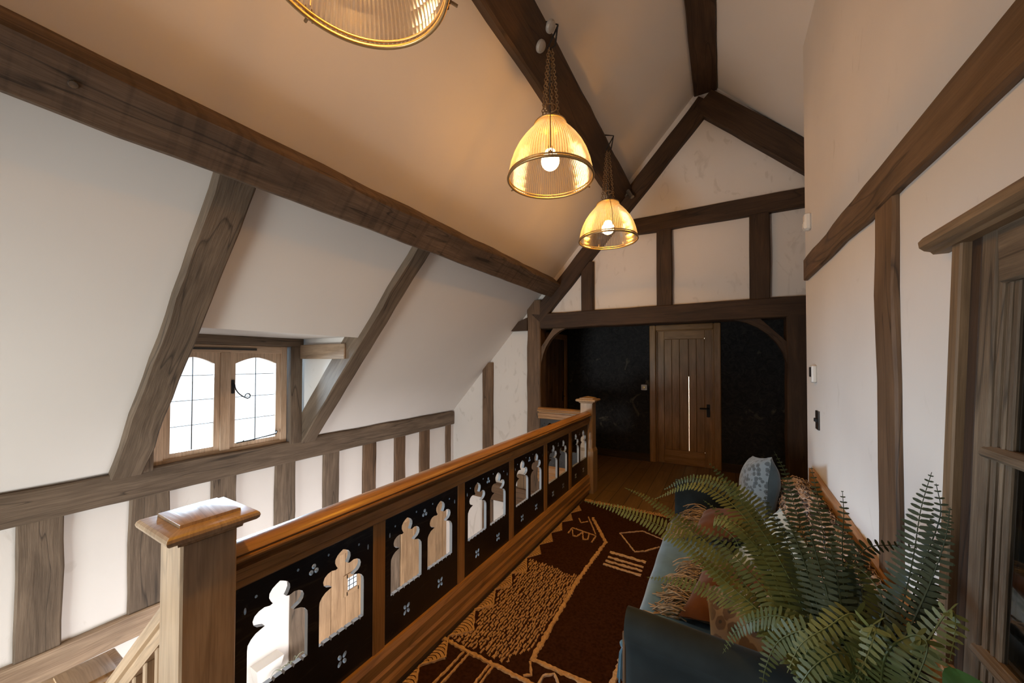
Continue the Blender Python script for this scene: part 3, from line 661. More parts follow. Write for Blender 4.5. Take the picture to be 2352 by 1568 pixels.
def newel(x0, x1, y0, y1, z0, zt, label, m, base=True):
    t = thing('newel_post', label, 'newel post', ((x0 + x1) / 2, (y0 + y1) / 2, z0), 'newel posts')
    mb = MB(); mb.cbox((x0, y0, z0), (x1, y1, zt), .006, axis=2)
    if base: mb.loft([[(x0 - e, y0 - e, z), (x1 + e, y0 - e, z), (x1 + e, y1 + e, z), (x0 - e, y1 + e, z)] for e, z in ((.014, z0), (.014, z0 + .50), (-.001, z0 + .54))])
    o = mb.build('shaft', m, t); recalc(o)
    mb = MB(); rings = []; ca = math.cos
    pr = [(-.004, zt - .004), (.010, zt), (.012, zt + .010), (.024, zt + .015)]
    pr += [(.030 + .016 * math.sin(a), zt + .032 - .016 * ca(a)) for a in [PI * i / 6 for i in range(7)]]
    pr += [(.018, zt + .050), (.006, zt + .051), (.005, zt + .060), ]
    for e, z in pr: rings.append([(x0 - e, y0 - e, z), (x1 + e, y0 - e, z), (x1 + e, y1 + e, z), (x0 - e, y1 + e, z)])
    mb.loft(rings, caps=True)
    cx, cy = (x0 + x1) / 2, (y0 + y1) / 2; e, z = .004, zt + .060
    mb.add([(x0 - e, y0 - e, z), (x1 + e, y0 - e, z), (x1 + e, y1 + e, z), (x0 - e, y1 + e, z), (cx, cy, z + .020)], [(0, 1, 4), (1, 2, 4), (2, 3, 4), (3, 0, 4)])
    o = mb.build('cap', m, t); recalc(o); shade_auto(o, 22); return t
newel(-1.512, -1.356, .440, .582, -.30, 1.065, 'broad oak newel post with a pyramid cap at the near end of the balustrade', M['oak_newel'], False)
newel(-1.515, -1.362, 4.315, 4.46, 0, 1.085, 'oak newel post at the far end of the balustrade beside the lobby', M['oak_newel'])
newel(-2.66, -2.49, .42, .575, -1.0, .085, 'lower oak newel post down the stairs, its cap in bright daylight', M['oak_newel'])
st = thing('stair_balustrade', 'sloping oak stair handrail with slim balusters below the near newel post', 'stair rail', (-2.0, .51, -.5))
a, b = V((-2.50, .51, .015)), V((-1.512, .51, .885)); sd = (b - a).normalized(); up = V((0, 1, 0)).cross(sd) * -1
if up.z < 0: up = -up
mb = MB(); mb.extr([(-.02, -.085), (.02, -.085), (.026, -.05), (.036, -.042), (.040, -.02), (.030, 0), (-.030, 0), (-.040, -.02), (-.036, -.042), (-.026, -.05)], a, b, (0, 1, 0), up); o = mb.build('handrail', M['oak_newel'], st); recalc(o); shade_auto(o, 30)
mb = MB(); mb.extr([(-.025, -.80), (.025, -.80), (.025, -.74), (-.025, -.74)], a - V((0, 0, .15)), b - V((0, 0, .15)), (0, 1, 0), (0, 0, 1)); recalc(mb.build('base_rail', M['oak_newel'], st))
for i in range(8):
    x = -2.39 + i * .112; z1 = a.z + (x - a.x) * (b.z - a.z) / (b.x - a.x) - .10
    mb = MB(); mb.cbox((x - .016, .494, z1 - .80), (x + .016, .526, z1), .004, axis=2); mb.build('baluster', M['oak_newel'], st)
sc = thing('staircase', 'oak stair treads descending from the landing beside the near newel post', 'stairs', (-2.0, 0, -1))
for i in range(5):
    x1 = -1.45 - i * .22; z = -.19 * (i + 1)
    mb = MB(); mb.cbox((x1 - .24, -.45, z - .03), (x1, .43, z), .006, axis=1); mb.box((x1 - .235, -.45, z - .19), (x1 - .22, .43, z - .03)); mb.build('tread', M['oak_door'], sc)
mb = MB(); prism(mb, [(-1.45, .435, 0), (-1.45, .435, -.35), (-2.62, .435, -1.32), (-2.62, .435, -.98)], (0, .04, 0)); recalc(mb.build('stringer', M['oak_newel'], sc))
mb = MB(); mb.cbox((XL, -.5, -1.06), (-2.57, .62, -1.0), .005); o = mb.build('half_landing', M['floor'], sc)

# ------------------------------------------------------------------ pendant lamps
def pendant(x, y, z0, label):
    t = thing('pendant_lamp', label, 'pendant lamp', (x, y, z0), 'pendant lamps on the upper purlin')
    prof = [(.262, 0), (.262, .02), (.258, .05), (.247, .10), (.228, .155), (.203, .205), (.172, .25), (.143, .285), (.118, .312), (.104, .332), (.098, .352)]
    mb = MB(); mb.lathe([(r, z0 + z) for r, z in prof], (x, y, 0), 208, rib=.0035); o = mb.build('shade', M['lampglass'], t)
    mb = MB()
    for r, z, q in ((.267, .004, .008), (.264, .022, .005)): mb.tube([(x + r * math.cos(2 * PI * i / 72), y + r * math.sin(2 * PI * i / 72), z0 + z) for i in range(72)], q, 6, closed=True)
    mb.build('rim_band', M['brass'], t, smooth=True)
    mb = MB(); mb.tube([(x + .099 * math.cos(2 * PI * i / 40), y + .099 * math.sin(2 * PI * i / 40), z0 + .352) for i in range(40)], .006, 6, closed=True)
    mb.lathe([(.100, z0 + .348), (.096, z0 + .358), (.05, z0 + .362), (.04, z0 + .372), (.0001, z0 + .374)], (x, y, 0), 32); mb.build('gallery', M['brass'], t, smooth=True)
    mb = MB(); mb.lathe([(.024, z0 + .365), (.024, z0 + .22), (.030, z0 + .215), (.030, z0 + .185), (.018, z0 + .183)], (x, y, 0), 20); mb.build('lamp_holder', M['brass'], t, smooth=True)
    bz = z0 + .120
    mb = MB(); mb.lathe([(.018, bz + .10), (.026, bz + .075)] + [(.058 * math.sin(a), bz + .058 * math.cos(a)) for a in [PI * k / 12 for k in range(3, 12)]] + [(.0005, bz - .058)], (x, y, 0), 24); bl = mb.build('bulb', M['bulbglass'], t, smooth=True)
    mb = MB(); mb.tube([(x + .016 * math.cos(i * PI / 3), y + .016 * math.sin(i * PI / 3), bz + (.030 if i % 2 else -.030)) for i in range(7)], .003, 5); mb.build('filament', M['filament'], bl)
    # strap wire over the shade, with its clips at the rim
    for k, a in enumerate((-1.15, -1.15 + 2 * PI / 3, -1.15 + 4 * PI / 3)):
        ca, sa = math.cos(a), math.sin(a)
        mb = MB(); mb.tube([(x + (r + .012 + .010 * math.sin(PI * i / 8)) * ca, y + (r + .012 + .010 * math.sin(PI * i / 8)) * sa, z0 + z) for i, (r, z) in enumerate(prof[::-1][:9])] + [(x + .275 * ca, y + .275 * sa, z0 + .05)], .003, 5); mb.build('strap_wire', M['chain'], t)
        mb = MB(); c = V((x + .276 * ca, y + .276 * sa, z0 + .02)); s_ = V((-sa, ca, 0)) * .010; r_ = V((ca, sa, 0))
        for q in (-1, 1): mb.tube([c + s_ * q - r_ * .012 + V((0, 0, -.022)), c + s_ * q + V((0, 0, -.018)), c + s_ * q + r_ * .004 + V((0, 0, .03))], .0025, 5)
        mb.tube([c - s_ * 1.3, c + s_ * 1.3], .006, 6); mb.tube([c, c + r_ * .028 + V((0, 0, -.006))], .005, 6); mb.build('clip', M['chain'], t)
    # mount on the lower face of the purlin
    zm = zl(x) + NL.z * .13; pass
    hz = 3.585
    for k, a in enumerate((.4, 1.7, 3.3, 4.6)):
        p0 = V((x + .055 * math.cos(a), y + .055 * math.sin(a), z0 + .365)); p1 = V((x + .012 * math.cos(a), y + .012 * math.sin(a), hz)); n = 24
        mb = MB(); d = (p1 - p0); L = d.length; d.normalize(); s1 = d.cross(V((1, .3, 0))).normalized(); s2 = d.cross(s1)
        for i in range(n):
            c = p0 + d * (L * (i + .5) / n); w = s1 if i % 2 else s2; hl = L / n * .62
            mb.tube([c + d * (hl * math.cos(q)) + w * (.0085 * math.sin(q)) for q in [2 * PI * j / 8 for j in range(8)]], 0.0028, 4, closed=True)
        mb.build('chain', M['chain'], t)
    mb = MB(); mb.tube([(x, y, z0 + .36), (x - .008, y + .01, z0 + .6), (x, y, hz)], .0035, 6); mb.build('flex', M['slot'], t)
    mb = MB(); mb.tube([(x + .04 * math.cos(a), y + .04 * math.sin(a), z0 + .46) for a in [2 * PI * i / 20 for i in range(20)]], .0035, 5, closed=True); mb.build('spreader_ring', M['chain'], t)
    h = V((x, y, hz)); mb = MB(); pa = V((-.925, y - .07, 3.70)); pb = V((x + .06, y - .02, 3.70))
    mb.tube([pa + V((-.03, -.01, .0)), pa, pb, h + V((.03, .01, .02)), h, h + V((-.02, 0, .01)), pb + V((0, .005, 0))], .006, 6); mb.build('hook', M['black'], t)
    return t
m, nt, out = mat('clear_bulb_glass')
tb = nd(nt, 'BsdfTransparent'); tb.inputs[0].default_value = (1, .9, .72, 1); em = nd(nt, 'Emission'); em.inputs[0].default_value = (1, .70, .40, 1); em.inputs[1].default_value = 26
lw = nd(nt, 'LayerWeight', Blend=.35); mx = nd(nt, 'MixShader'); nt.links.new(lw.outputs['Facing'], mx.inputs[0]); nt.links.new(em.outputs[0], mx.inputs[1]); nt.links.new(tb.outputs[0], mx.inputs[2])
nt.links.new(mx.outputs[0], out.inputs[0]); M['bulbglass'] = m
LAMPS = [(-.909, .667, 2.73, 'nearest ribbed glass pendant lamp, cut off by the top of the photo'), (-.933, 2.102, 2.746, 'middle ribbed glass pendant lamp hanging on long chains'), (-.92, 3.405, 2.729, 'farthest ribbed glass pendant lamp, just before the gable')]
def rose(x, y, d, label):
    t = thing('ceiling_rose', label, 'ceiling rose', onl(x, y, .13), 'white ceiling roses on the purlin')
    mb = MB(); mb.lathe([(.036, 0), (.036, .012), (.030, .022), (.0001, .026)], (0, 0, 0), 24); mb.lathe([(.004, .0255), (.004, .028), (.0001, .028)], (.018, 0, 0), 8)
    rot = V((0, 0, 1)).rotation_difference(NL).to_matrix(); c = onl(x, y, .128)
    mb.v = [tuple(rot @ (V(v)) + c) for v in mb.v]; o = mb.build('cover', M['rose'], t); recalc(o)
for (x, y, z, lab) in LAMPS:
    pendant(x, y, z, lab)
rose(-1.006, 2.045, 0, 'white ceiling rose nearer the ridge above the middle pendant lamp'); rose(-1.08, 2.06, 0, 'white ceiling rose lower on the purlin above the middle pendant lamp')
# small spotlight on the truss
sp = thing('spotlight', 'tiny brushed metal spotlight on the left truss rafter beside the far lamp', 'spotlight', (-.94, YG - .03, 3.57))
mb = MB(); mb.tube([(-.985, YG, 3.60), (-.985, YG - .03, 3.60)], .022, 10); mb.tube([(-.985, YG - .03, 3.60), (-.94, YG - .06, 3.60)], .006, 6); mb.build('bracket', M['steel'], sp)
mb = MB(); mb.tube([(-.955, YG - .06, 3.625), (-.90, YG - .07, 3.53)], .024, 12); mb.build('spot_head', M['steel'], sp)

# ------------------------------------------------------------------ small fittings
t = thing('motion_sensor', 'small white motion sensor on the white wall, high near its corner', 'sensor', (R, 3.25, 2.53))
mb = MB(); mb.cbox((R - .038, 3.215, 2.52), (R, 3.285, 2.64), .010, axis=2); recalc(mb.build('housing', M['white'], t)); mb = MB(); mb.cbox((R - .043, 3.225, 2.535), (R - .034, 3.275, 2.58), .003); mb.build('lens', M['white'], t)
t = thing('thermostat', 'white thermostat with a dark screen on the white wall', 'thermostat', (R, 3.14, 1.46))
mb = MB(); mb.cbox((R - .028, 3.10, 1.455), (R, 3.185, 1.575), .008, axis=2); mb.build('housing', M['white'], t); mb = MB(); mb.box((R - .031, 3.12, 1.495), (R - .027, 3.172, 1.56)); mb.build('display', M['screen'], t)
t = thing('light_switch', 'dark bronze light switch on the white wall below the thermostat', 'light switch', (R, 3.09, 1.15))
mb = MB(); mb.cbox((R - .008, 3.04, 1.15), (R, 3.13, 1.275), .002, axis=2); mb.build('plate', M['bronze'], t)
for y in (3.065, 3.105): mb = MB(); mb.cbox((R - .020, y - .008, 1.20), (R - .006, y + .008, 1.225), .003); mb.build('toggle', M['black'], t)
t = thing('light_switch', 'small cream dimmer switch on the dark wallpaper beside the plank door', 'light switch', (-1.075, YD, 1.13))
mb = MB(); mb.cbox((-1.13, YD - .01, 1.13), (-1.04, YD, 1.22), .003, axis=2); mb.build('plate', M['white'], t); mb = MB(); mb.tube([(-1.085, YD - .01, 1.175), (-1.085, YD - .03, 1.175)], .020, 14); mb.build('dial', M['brass'], t)
wb = thing('wall_planter', 'white square wall planter seen through the nearest pierced panel', 'planter', (-3.62, 1.80, -1.34))
mb = MB(); mb.loft([[(-3.70, 1.70 + e, z), (-3.58 - e, 1.70 + e, z), (-3.58 - e, 1.93 - e, z), (-3.70, 1.93 - e, z)] for e, z in ((.03, -1.36), (0, -1.16))]); recalc(mb.build('pot', M['white'], wb))
ap = thing('air_plant', 'spiky grey-green air plant spilling in front of the white wall planter', 'plant', (-3.50, 1.98, -1.40))
for i in range(46):
    a = rnd.uniform(-.5, 2 * PI - .5); e = rnd.uniform(.1, 1.2); L = rnd.uniform(.12, .36); p = V((-3.52, 1.98 + rnd.uniform(-.1, .08), -1.32 + rnd.uniform(-.06, .05))); mb = MB(); pts = []
    for k in range(7):
        q = k / 6; pts.append(p + V((math.cos(a) * math.cos(e) * .7 + .2 * math.sin(a * 3 + 3 * q) * q, math.sin(a) * math.cos(e), math.sin(e) - .8 * q * q)) * L * q)
    mb.tube(pts, .006, 4, rs=[.006 * (1 - .85 * k / 6) for k in range(7)])
    o = mb.build('leaf', M['airleaf'], ap)
    for v in o.data.vertices:      # keep the blades clear of the wall
        w = v.co.x + ap.location.x
        if w < -3.56: v.co.x = -3.56 - ap.location.x + (w + 3.56) * .1

# ------------------------------------------------------------------ old glazed window by the sofa
w2 = thing('window_2', None, None, (R + .03, .4, .40), kind='structure')
def sy(y, z): return y - .1075 * (z - 1.88)       # the old frame leans out of plumb
def stile(mb, y0, y1, z0, z1, x0, x1, ch=.004):
    rr = []
    for z in (z0, z0 + (z1 - z0) * .33, z0 + (z1 - z0) * .66, z1):
        a, b = sy(y0, z), sy(y1, z); rr.append([(x0 + ch, a, z), (x1, a, z), (x1, b, z), (x0 + ch, b, z), (x0, b - ch, z), (x0, a + ch, z)])
    mb.loft(rr)
mb = MB(); stile(mb, 1.362, 1.405, .05, 1.90, R - .022, R + .02); recalc(mb.build('architrave', M['oak_arch'], w2))
mb = MB(); stile(mb, 1.318, 1.363, .05, 1.905, R - .003, R + .03); recalc(mb.build('dark_rebate', M['oak_dark'], w2))
mb = MB(); stile(mb, 1.262, 1.318, .05, 1.90, R - .004, R + .05); recalc(mb.build('window_post', M['old_pine'], w2))
mb = MB()
for a, b, x in ((1.246, 1.262, R + .002), (1.232, 1.246, R + .008), (1.222, 1.232, R + .003)): stile(mb, a, b, .3, 1.83, x, R + .06, .003)
for z0, z1, x in ((1.775, 1.91, R - .005),): mb.cbox((x, W2a, z0), (R + .05, 1.262, z1), .006, axis=1)
recalc(mb.build('window_frame', M['old_pine'], w2))
mb = MB(); stile(mb, 1.204, 1.222, .40, 1.80, R + .007, R + .05, .003); recalc(mb.build('sash_stile', M['old_pine'], w2))
mb = MB()
for zc in (1.385, .885):
    pr = [(R - .014, zc - .005), (R - .010, zc - .012), (R + .004, zc - .018), (R + .03, zc - .018), (R + .03, zc + .016), (R + .004, zc + .016), (R - .010, zc + .008)]
    mb.loft([[(x, sy(1.272, zc), z) for x, z in pr], [(x, W2a, z) for x, z in pr]])
recalc(mb.build('glazing_bar', M['old_pine'], w2))
mb = MB(); prism(mb, [(R + .014, W2a, .40), (R + .014, sy(1.212, .40), .40), (R + .014, sy(1.212, 1.80), 1.80), (R + .014, W2a, 1.80)], (.004, 0, 0)); mb.build('pane', M['glass_dark'], w2)
mb = MB(); pr = [(0, 1.900), (-.030, 1.900), (-.036, 1.908), (-.048, 1.912), (-.058, 1.922), (-.060, 1.938), (-.050, 1.950), (0, 1.952)]
mb.loft([[(R + x, y, z) for x, z in pr] for y in (1.475, -.9)]); recalc(mb.build('head_moulding', M['oak_arch'], w2))
# ------------------------------------------------------------------ rug
rug = thing('rug', 'dark brown wool rug with cream hand-drawn lines and a zigzag edge', 'rug', (-.8, 2.4, 0))
mb = MB(); n = 60
top = [(-1.372, 1.0), (-.10, 1.0), (-.10, 4.02)] + [(-.10 - 1.27 * i / 24, 4.02 + .02 * noise.noise((i * .4, 1, 1))) for i in range(1, 24)] + [(-1.372, 4.03)]
prism(mb, [(x, y, .0) for x, y in top], (0, 0, .012)); o = mb.build('pile', M['rug_dark'], rug); recalc(o)
def line(name, pts, w, m, z=.018, jag=.007, step=.014):
    """woven stripe with shaggy edges lying in the pile"""
    P = []
    for (a, b), (c, d) in zip(pts, pts[1:]):
        L = math.hypot(c - a, d - b); k = max(1, int(L / step))
        for i in range(k): P.append((a + (c - a) * i / k, b + (d - b) * i / k))
    P.append(pts[-1]); mb = MB(); r = []
    for i, (x, y) in enumerate(P):
        q0, q1 = P[max(0, i - 1)], P[min(len(P) - 1, i + 1)]; dx, dy = q1[0] - q0[0], q1[1] - q0[1]; l = math.hypot(dx, dy) or 1; nx, ny = -dy / l, dx / l
        a, b = w / 2 + rnd.uniform(-jag, jag), w / 2 + rnd.uniform(-jag, jag); zz = z + rnd.uniform(-.002, .003)
        r.append([(x + nx * a, y + ny * a, .011), (x + nx * a * .7, y + ny * a * .7, zz), (x - nx * b * .7, y - ny * b * .7, zz), (x - nx * b, y - ny * b, .011)])
    mb.loft(r, closed=False, caps=False); return mb.build(name, m, rug)
RC, RP = M['rug_cream_lamplit'], M['rug_cream_daylit']
RUG = dict(
border=[(-1.141, 3.621), (-.891, 3.198), (-.914, 2.573), (-.896, 2.095), (-.886, 1.756), (-.50, 1.758)],
border_in=[(-1.183, 3.613), (-1.007, 3.288)], comb=[(-1.236, 3.182), (-1.242, 3.309), (-1.0, 3.265), (-.996, 3.124)],
comb1=[(-1.228, 3.273), (-1.18, 3.16), (-1.147, 3.166), (-1.126, 3.275)], comb2=[(-1.126, 3.275), (-1.079, 3.139), (-1.041, 3.161), (-1.065, 3.268)],
hook=[(-1.255, 3.538), (-1.206, 3.453), (-1.157, 3.513)],
bar1=[(-.814, 3.051), (-.527, 3.035)], bar2=[(-.807, 2.966), (-.531, 2.952)], bar3=[(-.809, 2.901), (-.53, 2.896)], bar4=[(-.812, 2.842), (-.527, 2.833)],
loop=[(-.45, 3.489), (-.652, 3.573), (-.822, 3.424), (-.636, 3.154), (-.566, 3.206), (-.47, 3.345)],
base=[(-1.390, 1.632), (-1.205, 1.623), (-.70, 1.617)], leg1=[(-1.228, 1.61), (-1.242, 1.25)], leg2=[(-1.197, 1.618), (-1.208, 1.25)], leg3=[(-1.062, 1.603), (-1.062, 1.3)], leg4=[(-1.038, 1.613), (-1.041, 1.3)],
leg5=[(-.887, 1.736), (-.844, 1.665), (-.876, 1.638)], loop2=[(-.788, 1.622), (-.789, 1.688), (-.746, 1.73), (-.708, 1.688), (-.70, 1.62)], right=[(-.473, 2.103), (-.481, 1.5)])
for k, p in RUG.items():
    wd = {'border': .030, 'base': .026, 'right': .026, 'bar1': .032, 'bar2': .024, 'bar3': .024, 'bar4': .024}.get(k, .013)
    line('woven_line', p, wd, RP if k.startswith(('bar', 'right', 'loop')) else RC, jag=.006 if wd > .02 else .003)
# zigzag border: filled triangles ruled with dark curved lines
ap_ = [(-1.300, 3.741), (-1.294, 3.466), (-1.304, 3.214), (-1.295, 2.975), (-1.294, 2.733), (-1.287, 2.456), (-1.30, 2.254), (-1.297, 2.007), (-1.273, 1.757), (-1.289, 1.527), (-1.29, 1.30)]
nt_ = [3.86, 3.616, 3.373, 3.113, 2.86, 2.615, 2.376, 2.152, 1.909, 1.655, 1.42, 1.18]
for i, (x, y) in enumerate(ap_):
    ya, yb = nt_[i], nt_[i + 1]; mb = MB(); xl = -1.372; prism(mb, [(xl, ya, .010), (x, y, .010), (xl, yb, .010)], (0, 0, .007)); recalc(mb.build('zigzag_triangle', RC, rug))
    mb = MB()
    for k in range(1, 10):
        q = k / 10; c0 = V((xl, yb + (ya - yb) * q, .0178)); c1 = V((x * (1 - abs(q - .5) * .0) , y, .0178)).lerp(V((xl, ya if q > .5 else yb, .0178)), abs(q - .5) * 1.6)
        P = [c0.lerp(c1, s / 6) + V((0, .018 * math.sin(PI * s / 6), 0)) for s in range(7)]
        mb.loft([[p + V((0, .0025, 0)), p - V((0, .0025, 0))] for p in P], closed=False, caps=False)
    o = mb.build('zigzag_ruling', M['rug_dark'], rug); o['kind'] = 'stuff'
    if i >= 5:
        line('woven_line', [(x, y), (xl, ya)], .012, RC, z=.020, jag=.003); line('woven_line', [(x, y), (xl, yb)], .012, RC, z=.020, jag=.003)
# field of short woven dashes
mb = MB(); x = -1.385; col = 0
while x < -.925:
    y = 1.64 + rnd.uniform(0, .02)
    ytop = 2.612 - (x + 1.41) * .085
    while y < ytop:
        L = rnd.uniform(.016, .050); xx = x + rnd.uniform(-.004, .004)
        lim = -1.372
        for i in range(len(ap_)):
            if nt_[i + 1] <= y <= nt_[i]:
                f = 1 - abs(y - ap_[i][1]) / max(1e-3, (nt_[i] - ap_[i][1] if y > ap_[i][1] else ap_[i][1] - nt_[i + 1])); lim = -1.372 + (ap_[i][0] + 1.372) * f + .012
        low = 1.645 if x > -1.2 else 1.64
        if xx > lim and y > low and not (x > -.99 and y < 1.70 + (x + .99)):
            w = rnd.uniform(.0048, .0068); s = rnd.uniform(-.006, .006)
            P = [(xx, y), (xx + s + rnd.uniform(-.002, .002), y + L * .5), (xx + rnd.uniform(-.003, .003), y + L)]
            mb.loft([[(a - w * e, b, .011), (a - w * .5 * e, b, .017), (a + w * .5 * e, b, .017), (a + w * e, b, .011)] for (a, b), e in zip(P, (.75, 1, .75))], closed=False, caps=False)
        y += L + rnd.uniform(.001, .008)
    x += .0170
o = mb.build('woven_dashes', RC, rug); o['kind'] = 'stuff'
mb = MB()
for i in range(150):
    x = -1.36 + 1.24 * i / 149 + rnd.uniform(-.004, .004); y = 4.01 + rnd.uniform(-.01, .01); L = rnd.uniform(.05, .10); dx = rnd.uniform(-.03, .03)
    mb.tube([(x, y, .010), (x + dx * .4, y + L * .5, .018), (x + dx, y + L, .006)], .004, 4, rs=[.006, .005, .002])
o = mb.build('fringe', M['rug_cream_lamplit'], rug); o['kind'] = 'stuff'

# ------------------------------------------------------------------ sofa
sofa = thing('sofa', 'dark teal velvet sofa with low scroll arms against the white wall', 'sofa', (.1, 2.3, 0))
def rbox(name, lo, hi, r, m, parent, seg=3, sub=None):
    bm = bmesh.new(); bmesh.ops.create_cube(bm, size=1); lo, hi = V(lo), V(hi)
    for v in bm.verts: v.co = V([(lo[i] + hi[i]) / 2 + v.co[i] * (hi[i] - lo[i]) for i in range(3)])
    bmesh.ops.bevel(bm, geom=bm.edges[:], offset=r, segments=seg, profile=.5, affect='EDGES')
    off = wloc(parent) if parent else V((0, 0, 0))
    for v in bm.verts: v.co -= off
    me = bpy.data.meshes.new(name); bm.to_mesh(me); bm.free(); me.materials.append(m)
    me.polygons.foreach_set('use_smooth', [True] * len(me.polygons)); o = bpy.data.objects.new(name, me); C.objects.link(o); o.parent = parent; return o
rbox('base', (-.30, 1.47, .10), (.50, 3.16, .30), .02, M['teal'], sofa)
for i, (a, b) in enumerate(((1.53, 2.33), (2.335, 3.05))): rbox('seat_cushion', (-.335, a, .29), (.36, b, .45), .05, M['blue'], sofa, 4)
mb = MB(); pr = [(.30, .25), (.315, .50), (.335, .68), (.35, .75), (.375, .785), (.41, .80), (.45, .79), (.475, .76), (.485, .70), (.49, .25)]
mb.loft([[(x + .01 * e, y, .25 + (z - .25) * s) for x, z in pr] for y, e, s in ((1.46, 0, .93), (1.49, 0, .99), (1.9, 0, 1), (2.4, 0, 1.0), (2.9, 0, 1.0), (3.15, 0, .99), (3.18, 0, .95))]); o = mb.build('backrest', M['teal'], sofa); recalc(o); shade_auto(o, 50)
def arm(y_out, sgn, h, sk):
    """scroll arm; outer face at y_out, sgn points to the seat"""
    pr = [(0.02, .06), (0.02, h - .14)] + [(.045 - .062 * math.cos(a) , h - .065 + .065 * math.sin(a)) for a in [-.35 + (PI + .35) * i / 12 for i in range(13)]] + [(.105, h - .12), (.105, .28), (.105, .06)]
    mb = MB(); rr = []
    for x, k in ((-.325, .9), (-.318, .98), (-.30, 1), (.0, 1), (.25, 1), (.45, 1), (.49, .97)):
        rr.append([(x, y_out + sgn * (.05 + (p - .05) * k) + sk * (x + .32), .06 + (z - .06) * (.985 + .015 * k) * 1.0) for p, z in pr])
    mb.loft(rr); o = mb.build('arm', M['teal'], sofa); recalc(o); shade_auto(o, 45)
arm(1.415, 1, .645, -.05); arm(3.215, -1, .665, .0)
mb = MB(); mb.cbox((-.338, 1.438, .08), (-.326, 1.452, .56), .003, axis=2); mb.build('arm_piping', M['oak_mid'], sofa)
for x in (-.26, .42):
    for y in (1.53, 3.10): mb = MB(); mb.lathe([(.018, 0), (.022, .02), (.030, .10)], (x, y, 0), 12); mb.build('foot', M['oak_dark'], sofa)
mb = MB()
pl = [(1.30, .742), (1.56, .780), (1.96, .797), (2.5, .828), (3.225, .862)]
mb.loft([[(R - .030, y, z), (R - .003, y, z), (R - .003, y, .35), (R - .030, y, .35)] for y, z in pl]); recalc(mb.build('back_board', M['ply'], sofa))

def pillow(name, c, w, h, th, rot, mats, label, group=None, parent_fringe=None, seed=0, cat='cushion'):
    """soft square cushion: local x,y are the sides, z the thickness; second material on the back face"""
    t = thing(name, label, cat, c, group); n = 20; mb = MB(); Rm = rot; vs = []
    for side in (1, -1):
        for i in range(n + 1):
            for j in range(n + 1):
                u, v = i / n * 2 - 1, j / n * 2 - 1
                px = u * w / 2 * (1 - .10 * (1 - abs(u)) * 0 - .07 * (1 - v * v) * abs(u) ** 3 * -0 - .06 * (1 - v * v) * abs(u)); py = v * h / 2 * (1 - .06 * (1 - u * u) * abs(v))
                d = max(0, (1 - abs(u) ** 2.4) * (1 - abs(v) ** 2.4)) ** .55
                z = side * (th / 2 * d) + .010 * noise.noise((u * 2 + seed, v * 2, side))
                vs.append(Rm @ V((px, py, z)) + V(c))
    N = (n + 1) * (n + 1); fs = []; mi = []
    for s in (0, 1):
        for i in range(n):
            for j in range(n):
                q = [s * N + i * (n + 1) + j, s * N + (i + 1) * (n + 1) + j, s * N + (i + 1) * (n + 1) + j + 1, s * N + i * (n + 1) + j + 1]
                fs.append(q if s == 0 else q[::-1]); mi.append(s)
    mb.add(vs, fs); mb.mi = mi
    bm_o = mb.build('cover', mats, t, smooth=True)
    return t
def rotm(zax, xax):
    z = V(zax).normalized(); x = V(xax); x = (x - z * x.dot(z)).normalized(); y = z.cross(x); return Matrix((x, y, z)).transposed()
pillow('cushion', (.205, 2.93, .765), .40, .40, .20, rotm((-.97, -.16, .16), (.1, .25, 1)), [M['leo_blue'], M['paleblue'] if 0 else M['blue']], 'blue velvet cushion with a leopard print front, propped by the far sofa arm', seed=1)
pillow('cushion', (.20, 2.12, .615), .46, .44, .16, rotm((-.85, -.35, .55), (0, 1, .0)), [M['leo_white'], M['blue']], 'pale animal print cushion half hidden behind the fern fronds', seed=2)
pillow('cushion', (.13, 1.63, .575), .40, .36, .15, rotm((-.35, -.62, .7), (1, 0, .1)), [M['leo_brown'], M['rust']], 'brown leopard print cushion tucked behind the near sofa arm', seed=5)
def fringed(c, w, h, rot, label, seed):
    t = pillow('cushion', c, w, h, .13, rot, [M['rust'], M['rust']], label, seed=seed); mb = MB(); r = random.Random(seed)
    for i in range(170):
        v = r.uniform(-.5, .5); L = r.uniform(.07, .15); p = V(c) + rot @ V((-w / 2 + r.uniform(-.01, .03), v * h, r.uniform(-.02, .03))); d = rot @ V((-1, r.uniform(-.5, .5), r.uniform(-.3, .7)))
        g = V((0, 0, -1)); P = [p + d * L * q + g * L * .75 * q * q + V((r.uniform(-1, 1), r.uniform(-1, 1), r.uniform(-1, 1))) * .013 * q for q in (0, .25, .5, .75, 1)]
        P = [V((a.x, a.y, max(a.z, .462))) for a in P]
        mb.tube(P, .0028, 4)
    o = mb.build('fringe', M['raffia'], t); o['kind'] = 'stuff'
fringed((.045, 1.93, .555), .36, .44, rotm((-.25, -.1, 1), (1, -.25, .2)), 'rust coloured cushion with a raffia fringe on the near seat', 11)
fringed((.0, 2.72, .555), .30, .34, rotm((-.25, -.1, 1), (1, -.2, .2)), 'rust coloured cushion with a raffia fringe further along the seat', 12)
